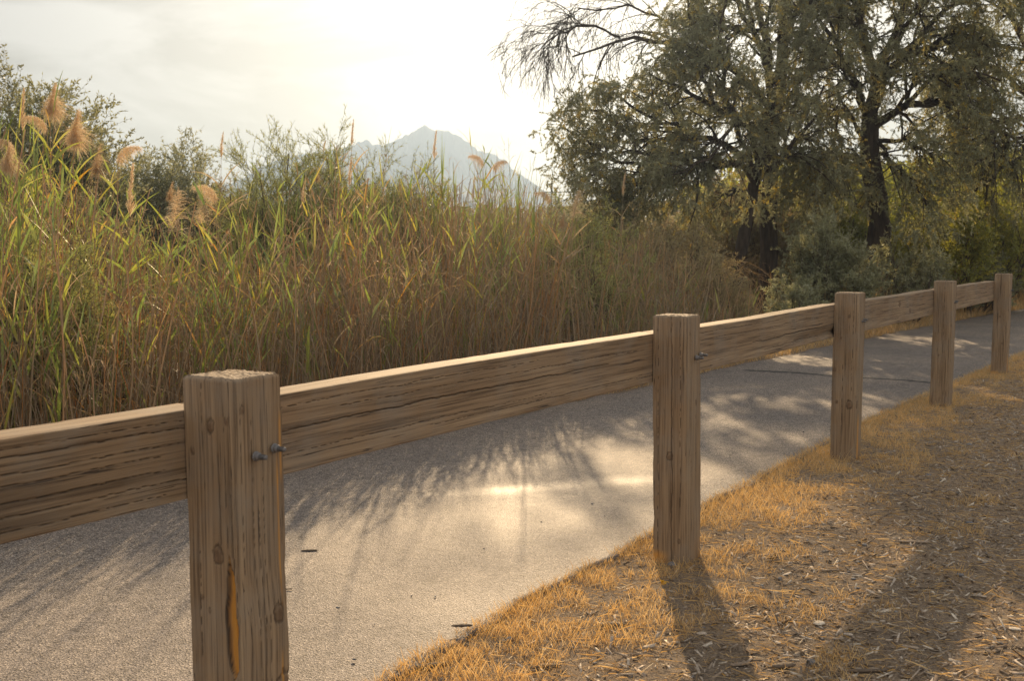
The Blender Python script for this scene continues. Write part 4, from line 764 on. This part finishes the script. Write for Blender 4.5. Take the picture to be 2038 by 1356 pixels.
for (px_, py_, D_, lb) in [(880, 330, 12, 'tallest green reed shoot, a dark spear right of the peak'), (1030, 400, 11.5, 'green reed shoot at the right slope of the mountain'), (1062, 430, 11, 'yellowing reed shoot right of the mountain slope shoot'), (70, 330, 7.0, 'broad green reed shoot under the plumes at left'), (20, 340, 6.8, 'green reed shoot at the left edge'), (740, 380, 11, 'green reed shoot between the two willow bushes'), (560, 430, 8.8, 'green reed shoot at the foot of the willow bush'), (905, 370, 11.5, 'leafy green reed shoot just right of the tallest one'), (660, 330, 11.5, 'dark thin reed shoot over the light green willow')]:
    stem_reed(px_, py_, D_, 'spike', .3, lb, rz=float(rng.random() * 6))
# ------------------------------------------------------------------ near verge
def verge_xy(n, o0, o1, s0, s1, pw=1.):
    s = s0 + (s1 - s0) * rng.random(n) ** 1.25; x, y, dx, dy, _ = along(near_pts, s); o = o0 + (o1 - o0) * rng.random(n) ** pw; return x + dy * o, y - dx * o, o
vg = Acc()
x, y, o = verge_xy(230000, -.03, 1.25, .13, .86, 1.4)
c1 = fbm(x * 3.2 + 12, y * 3.2 + 12, 21); c2 = fbm(x * 9 + 5, y * 9 + 5, 24); k = np.clip((c1 * .5 + c2 * .5 - .405 - .16 * np.clip((o - .35) / .5, 0, 1) + .12 * np.exp(-(o / .12) ** 2)) * 11, 0, 1)
ok = rng.random(len(x)) < (.05 + .95 * k); x, y, o, k = x[ok], y[ok], o[ok], k[ok]; n = len(x)
cell = np.floor(x * 34) * 7.13 + np.floor(y * 34) * 3.71; ca = (np.sin(cell) * 43758.5) % 1.0
a = ca * 6.28 + rng.normal(size=n) * 1.2; D0 = np.stack([np.cos(a) * .55, np.sin(a) * .55, 1.0 + .9 * rng.random(n)], -1); B = np.stack([x, y, gh(x, y) - .004], -1)
V, F, q = blades(B, D0, (.016 + .042 * rng.random(n) * (.4 + k)) * np.where(rng.random(n) < .03, 1.7, 1), .0011 + .0012 * rng.random(n), .1 + .5 * rng.random(n), 2, tipw=.25); vg.add(V, F, np.repeat(np.clip(.45 + .5 * rng.random(n) + .15 * (k - .5), 0, 1), q))
tag(vg.build('grass', M['straw']), 'short golden dry grass along the near edge of the path', 'dry grass', kind='stuff')
st = Acc()
x, y, o = verge_xy(120000, -.02, 3.4, .12, .9, 1.0); n = len(x); a = rng.random(n) * 6.28; D0 = np.stack([np.cos(a), np.sin(a), rng.normal(size=n) * .14 + .05], -1); B = np.stack([x, y, gh(x, y) + .003 + .008 * rng.random(n)], -1)
V, F, q = blades(B, D0, .02 + .06 * rng.random(n) ** 2, .0012 + .0028 * rng.random(n) ** 2, rng.random(n) * .25, 3, tipw=.6); st.add(V, F, np.repeat(.1 + .85 * rng.random(n), q))
tag(st.build('straw_litter', M['straw']), 'loose straw and thin twigs scattered over the wood chips', 'straw', kind='stuff')
# bark chips
CB = np.array([[-1, -1, -1], [1, -1, -1], [1, 1, -1], [-1, 1, -1], [-1, -1, 1], [1, -1, 1], [1, 1, 1], [-1, 1, 1]], float)
CF = np.array([[0, 3, 2, 1], [4, 5, 6, 7], [0, 1, 5, 4], [1, 2, 6, 5], [2, 3, 7, 6], [3, 0, 4, 7]])
def chips(x, y, l, w_, t, v, tilt=.3):
    n = len(x); b = CB[None] * np.stack([l, w_, t], -1)[:, None] * .5; b = b * (1 + .55 * (rng.random((n, 8, 3)) - .5)); b[:, (0, 3, 4, 7), 1] *= (.2 + .8 * rng.random(n))[:, None]
    a = rng.random(n) * 6.28; s1 = rng.normal(size=n) * tilt; s2 = rng.normal(size=n) * tilt
    z = b[:, :, 2] + b[:, :, 0] * np.sin(s1)[:, None] + b[:, :, 1] * np.sin(s2)[:, None]; X_ = b[:, :, 0] * np.cos(a)[:, None] - b[:, :, 1] * np.sin(a)[:, None] + x[:, None]; Y_ = b[:, :, 0] * np.sin(a)[:, None] + b[:, :, 1] * np.cos(a)[:, None] + y[:, None]
    z = z - z.min(1, keepdims=True) * .6 + gh(x, y)[:, None] - .001
    return np.stack([X_, Y_, z], -1).reshape(-1, 3), (CF[None] + (np.arange(n) * 8)[:, None, None]).reshape(-1, 4), np.repeat(v, 8)
ch = Acc(); x, y, o = verge_xy(150000, .03, 3.6, .13, .9, .95); keep = rng.random(len(x)) < np.clip(.12 + (o - .2) * 1.1, .12, 1); x, y, o = x[keep], y[keep], o[keep]; n = len(x)
l = .006 + .038 * rng.random(n) ** 2.7; ch.add(*chips(x, y, l, np.minimum(l * (.14 + .42 * rng.random(n)), .008), .0012 + .003 * rng.random(n), np.clip(.18 + rng.random(n) * .8 + (rng.random(n) < .08) * .35, 0, 1)))
tag(ch.build('wood_chips', M['chip']), 'mulch of small grey-brown wood chips covering the ground by the fence', 'wood chips', kind='stuff')
# gravel crumbs on the verge and the path edge
def rocks(x, y, r, v, jit=.35):
    import itertools
    ph = (1 + 5 ** .5) / 2; I = norm(np.array([(-1, ph, 0), (1, ph, 0), (-1, -ph, 0), (1, -ph, 0), (0, -1, ph), (0, 1, ph), (0, -1, -ph), (0, 1, -ph), (ph, 0, -1), (ph, 0, 1), (-ph, 0, -1), (-ph, 0, 1)], float))
    IF = np.array([(0, 11, 5), (0, 5, 1), (0, 1, 7), (0, 7, 10), (0, 10, 11), (1, 5, 9), (5, 11, 4), (11, 10, 2), (10, 7, 6), (7, 1, 8), (3, 9, 4), (3, 4, 2), (3, 2, 6), (3, 6, 8), (3, 8, 9), (4, 9, 5), (2, 4, 11), (6, 2, 10), (8, 6, 7), (9, 8, 1)])
    n = len(x); V = I[None] * (1 + jit * (rng.random((n, 12, 1)) - .5)) * (r[:, None, None] * np.stack([np.ones(n), .6 + .4 * rng.random(n), .35 + .3 * rng.random(n)], -1)[:, None])
    a = rng.random(n) * 6.28; c_, s_2 = np.cos(a)[:, None], np.sin(a)[:, None]; X_ = V[:, :, 0] * c_ - V[:, :, 1] * s_2 + x[:, None]; Y_ = V[:, :, 0] * s_2 + V[:, :, 1] * c_ + y[:, None]; gz = gh(x, y); Z_ = V[:, :, 2] + (np.where(gz < -.02, .022, gz) + r * .22)[:, None]
    return np.stack([X_, Y_, Z_], -1).reshape(-1, 3), (IF[None] + (np.arange(n) * 12)[:, None, None]).reshape(-1, 3), np.repeat(v, 12)
gr = Acc(); x, y, o = verge_xy(5000, -.02, 3.2, .13, .85, .9); x2, y2, o2 = verge_xy(170, -1.6, 0, .13, .85, .6); x = np.concatenate([x, x2]); y = np.concatenate([y, y2]); gr.add(*rocks(x, y, .002 + .007 * rng.random(len(x)) ** 3, rng.random(len(x)))); tag(gr.build('gravel', M['stone']), 'small grey gravel mixed into the wood chips', 'gravel', kind='stuff')
# larger loose pieces one can count
def big_chip(px, py, lpx, wpx, ang, v, label, name='wood_chip', cat='wood chip', t=.006, group=None, mat='chip', z0=None, bow=.0):
    p = at_z(px, py, .01); D = p[1]; l = lpx / FPX * D; w_ = wpx / FPX * D * 1.6; m_ = 14; k = 8
    xs = np.linspace(-.5, .5, m_); wp = np.interp(xs, [-.5, -.42, 0, .4, .5], [.25, .7, 1, .75, .2]) * (1 + .25 * (rng.random(m_) - .5)); th = np.arange(k) * 2 * np.pi / k + .3
    V = np.zeros((m_, k, 3)); V[:, :, 0] = (xs * l)[:, None]; V[:, :, 1] = (wp * w_ * .5)[:, None] * np.cos(th) + (bow * l * (1 - (2 * xs) ** 2))[:, None]; V[:, :, 2] = (wp * t * .5)[:, None] * np.sin(th) * (1 + .3 * (rng.random((m_, k)) - .5))
    V[:, :, 1:] *= 1 + .12 * (rng.random((m_, k, 2)) - .5)
    c_, s_2 = math.cos(ang), math.sin(ang); X_ = V[:, :, 0] * c_ - V[:, :, 1] * s_2; Y_ = V[:, :, 0] * s_2 + V[:, :, 1] * c_; V[:, :, 0] = X_; V[:, :, 1] = Y_
    i0 = np.arange(m_ - 1)[:, None] * k; j = np.arange(k)[None]; F = np.stack([i0 + j, i0 + (j + 1) % k, i0 + k + (j + 1) % k, i0 + k + j], -1).reshape(-1, 4)
    caps = [np.arange(k)[::-1].reshape(2, 4)[:1] * 0 + np.array([[3, 2, 1, 0]]), np.array([[7, 4, 3, 0]]), np.array([[7, 6, 5, 4]])]; e = (m_ - 1) * k; caps += [np.array([[0, 1, 2, 3]]) + e, np.array([[0, 3, 4, 7]]) + e, np.array([[4, 5, 6, 7]]) + e]
    zz = (float(gh(np.array([p[0]]), np.array([p[1]]))[0]) if z0 is None else z0) + t * .6
    o_ = mesh(name, V.reshape(-1, 3), [np.concatenate([F] + caps)], M[mat], None, {'v': np.full(m_ * k, v)}, loc=(p[0], p[1], zz)); return tag(o_, label, cat, group)
big_chip(616, 1108, 34, 7, .1, .1, 'dark curled bark piece lying on the sunlit asphalt beside the nearest post', 'bark_piece', 'bark', z0=.03)
big_chip(572, 1186, 22, 3, .0, .1, 'thin dark twig on the asphalt touching the nearest post', 'twig', 'twig', z0=.03, t=.004)
big_chip(1630, 1250, 26, 15, .9, 1., 'large pale cream wood chip standing out on the sunlit mulch', t=.009)
big_chip(1688, 1272, 20, 9, 2.6, .8, 'buff chip just right of the large cream chip', t=.008)
big_chip(1830, 1107, 8, 12, 1.3, 1., 'white curved chip beside the long grey bark strip')
big_chip(1818, 1088, 66, 9, -.15, .5, 'long grey bark strip in the sunlit mulch right of the second post', 'bark_strip', 'bark', t=.008)
big_chip(1915, 1100, 44, 6, .5, .15, 'dark stick on the edge of the rail shadow', 'stick', 'stick')
big_chip(920, 1262, 44, 9, .12, .1, 'dark stick poking from the grass onto the asphalt', 'stick', 'stick', t=.009, z0=.03)
big_chip(860, 1325, 76, 12, .35, .12, 'dark rough bark slab at the bottom edge of the path', 'bark_slab', 'bark', t=.012)
big_chip(1085, 1336, 70, 9, .25, .3, 'curved brown stick in the golden grass near the bottom edge', 'stick', 'stick', t=.009, bow=.08)
big_chip(1475, 1333, 50, 10, .3, .45, 'weathered grey stick crossing the second post shadow', 'stick', 'stick', t=.009)
big_chip(1560, 1338, 52, 15, .25, .25, 'reddish brown bark chunk at the bottom right of the post shadow', 'bark_chunk', 'bark', t=.014)
big_chip(1720, 1345, 110, 8, .05, .2, 'long dark branch lying along the bottom edge', 'stick', 'stick', t=.010)
big_chip(1396, 1272, 22, 12, .4, .78, 'grey-white chip inside the second post shadow')
big_chip(2020, 1262, 24, 14, 2.8, .95, 'pale yellow chip near the right edge')
big_chip(1985, 1305, 34, 9, .7, .3, 'reddish stick near the right edge', 'stick', 'stick')
big_chip(1812, 1296, 36, 9, 2.6, .6, 'grey split chip in the shade below the rail shadow line')
big_chip(1950, 1197, 28, 10, 2.3, .7, 'light grey splinter in the shaded mulch')
big_chip(1655, 1145, 44, 6, .1, .2, 'flat dark bark strip left of the long grey one', 'bark_strip', 'bark')
big_chip(1850, 1180, 50, 5, -.1, .25, 'thin dark strip where the sunlight ends', 'bark_strip', 'bark')
big_chip(1545, 1287, 20, 8, 2.2, .9, 'short cream splinter left of the large cream chip')
big_chip(1210, 1255, 34, 13, .2, .2, 'rounded brown bark chip in the golden grass', 'bark_chip', 'bark', t=.014)
def big_stone(px, py, rpx, v, label):
    p = at_z(px, py, .01); r = rpx / FPX * p[1]; V, F, a = rocks(np.array([0.]), np.array([0.]), np.array([r]), np.array([v]), .3); V[:, 2] -= gh(np.array([0.]), np.array([0.]))[0]
    o_ = mesh('stone', V, F, M['stone'], None, {'v': a}, loc=(p[0], p[1], float(gh(np.array([p[0]]), np.array([p[1]]))[0])), smooth=False); md = o_.modifiers.new('s', 'SUBSURF'); md.levels = 2; md.render_levels = 2
    for f_ in o_.data.polygons: f_.use_smooth = True
    return tag(o_, label, 'stone')
for q in [(1720, 1092, 8, .5, 'bluish pebble in the sunlit mulch'), (1552, 1160, 9, .4, 'brown rounded pebble left of the dark bark strip'), (1698, 1160, 8, .5, 'grey pebble between the bark strips'), (1720, 1108, 9, .15, 'dark round pebble below the bluish one'), (1910, 1155, 11, .3, 'flat grey-green stone in the shaded mulch'), (1930, 1050, 11, .4, 'grey stone beside the shadow of the third post'), (1338, 1128, 13, .5, 'grey stone at the foot of the second post'), (1013, 1276, 14, .25, 'brown stone in the golden grass by the path'), (1615, 1325, 13, .35, 'reddish grey stone near the bottom edge'), (1400, 1260, 6, .3, 'small dark stone in the second post shadow'), (1928, 886, 9, .6, 'pale stone in the mulch right of the fourth post'), (1848, 952, 9, .45, 'stone left of the shaded mulch near the third post'), (1990, 1290, 10, .3, 'grey stone in the shade at the right'), (1440, 1090, 6, .6, 'small pale stone right of the second post')]: big_stone(*q)
# fallen yellow leaf
p = at_z(1318, 1168, .01); V, F, q = blades(np.array([[0, 0, .0], [0.004, .004, .0], [0, .006, 0.]]), np.array([[.7, .2, .6], [-.3, .2, .9], [.2, -.2, 1.]]), np.array([.03, .028, .03]), np.array([.014, .013, .012]), .4, 4, tipw=.1)
tag(mesh('fallen_leaf', V, F, leafmat('yellow_leaf', [(0, (.75, .40, .03)), (1, (.8, .5, .05))], .5), None, {'v': np.full(len(V), .5)}, loc=(p[0], p[1], float(gh(np.array([p[0]]), np.array([p[1]]))[0]) + .002)), 'curled orange-yellow leaf in the grass in front of the second post', 'leaf')
# ------------------------------------------------------------------ distance
def wood_mass(name, label, x0, x1, y0, y1, h, n, leaf, mat):
    A = Acc(); m_ = int(n); x = x0 + (x1 - x0) * rng.random(m_); y = y0 + (y1 - y0) * rng.random(m_); hh = h * (.45 + .75 * fbm(x * .12 + 80, y * .12 + 80, 33)); z = hh * (1 - rng.random(m_) ** 1.8)
    V, F = diamonds(np.stack([x, y, z], -1), sphere_dirs(m_), leaf * (.6 + .8 * rng.random(m_)), leaf * .5); A.add(V, F, np.repeat(np.clip(fbm(x * .5 + 30, z * .8 + 30, 36) * .8 + .2 * rng.random(m_), 0, 1), 4)); return tag(A.build(name, M[mat]), label, 'woodland', kind='stuff')
wood_mass('distant_trees', 'low line of far-off trees behind the reeds', -60, 70, 80, 110, 5.0, 60000, .55, 'brush')
wood_mass('woodland', 'dense growth behind the trees at the right', 5.0, 24, 26, 36, 4.2, 70000, .17, 'bright')
pole = at_d(1095, 364, 110); up_ = empty('utility_pole', (pole[0], 110, 0), 'small distant utility pole at the right foot of the mountain', 'utility pole')
v_, q_, t_ = cyl(np.array([0, 0, -.2]), np.array([0.02, 0, 1.]),   .09, pole[2] + .2, 12, .06); mesh('pole', v_, [q_, t_], M['bark'], up_)
v_, q_, t_ = cyl(np.array([-1.1, 0, pole[2] - .9]), np.array([1., 0, 0.02]), .045, 2.2, 8); mesh('crossarm', v_, [q_, t_], M['bark'], up_)
# mountain
MD = 700.; prof = np.array([(300, 420), (400, 380), (480, 352), (520, 330), (560, 312), (610, 302), (660, 296), (700, 286), (722, 278), (733, 274), (745, 283), (765, 287), (790, 275), (815, 264), (836, 252), (846, 247), (853, 247), (862, 254), (880, 256), (897, 258), (915, 266), (935, 277), (952, 294), (985, 302), (1005, 314), (1030, 338), (1060, 358), (1090, 378), (1130, 396), (1200, 415), (1350, 440), (1500, 450)])
xs = np.linspace(-420, 220, 900); ys = np.linspace(-330, 260, 150); X, Y = np.meshgrid(xs, ys, indexing='ij')
pxx = 1019 + FPX * X / MD; rz_ = 1.2 * (vnoise(X * .5 + 300, X * 0, 19) - .5) + .6 * (vnoise(X * 1.3 + 300, X * 0, 18) - .5) + HC + (489 - np.interp(pxx, prof[:, 0], prof[:, 1])) / FPX * MD + .8 * (vnoise(X * .25, X * 0, 9) - .5); rz_ = np.maximum(rz_, 0)
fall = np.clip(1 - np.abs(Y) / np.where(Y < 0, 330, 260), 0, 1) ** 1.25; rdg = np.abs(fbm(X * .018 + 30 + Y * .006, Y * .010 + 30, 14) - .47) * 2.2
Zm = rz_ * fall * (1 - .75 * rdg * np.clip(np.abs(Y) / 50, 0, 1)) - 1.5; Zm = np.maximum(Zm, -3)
ii = np.arange(X.size).reshape(X.shape); Fm = np.stack([ii[:-1, :-1], ii[1:, :-1], ii[1:, 1:], ii[:-1, 1:]], -1).reshape(-1, 4)
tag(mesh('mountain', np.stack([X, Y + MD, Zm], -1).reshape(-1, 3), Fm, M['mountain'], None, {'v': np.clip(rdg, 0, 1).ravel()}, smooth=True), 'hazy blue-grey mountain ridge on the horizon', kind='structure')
# ------------------------------------------------------------------ haze
m, nt = newmat('haze'); pv = N(nt, 'ShaderNodeVolumePrincipled', ins={'Color': (.28, .39, .57, 1), 'Density': .0014, 'Anisotropy': .6}); o = N(nt, 'ShaderNodeOutputMaterial'); L(nt, pv.outputs[0], o.inputs['Volume'])
hz_ = mesh('haze', CB * [560, 560, 41] + [0, 520, 37], CF, m); tag(hz_, 'thin haze in the air', kind='stuff')
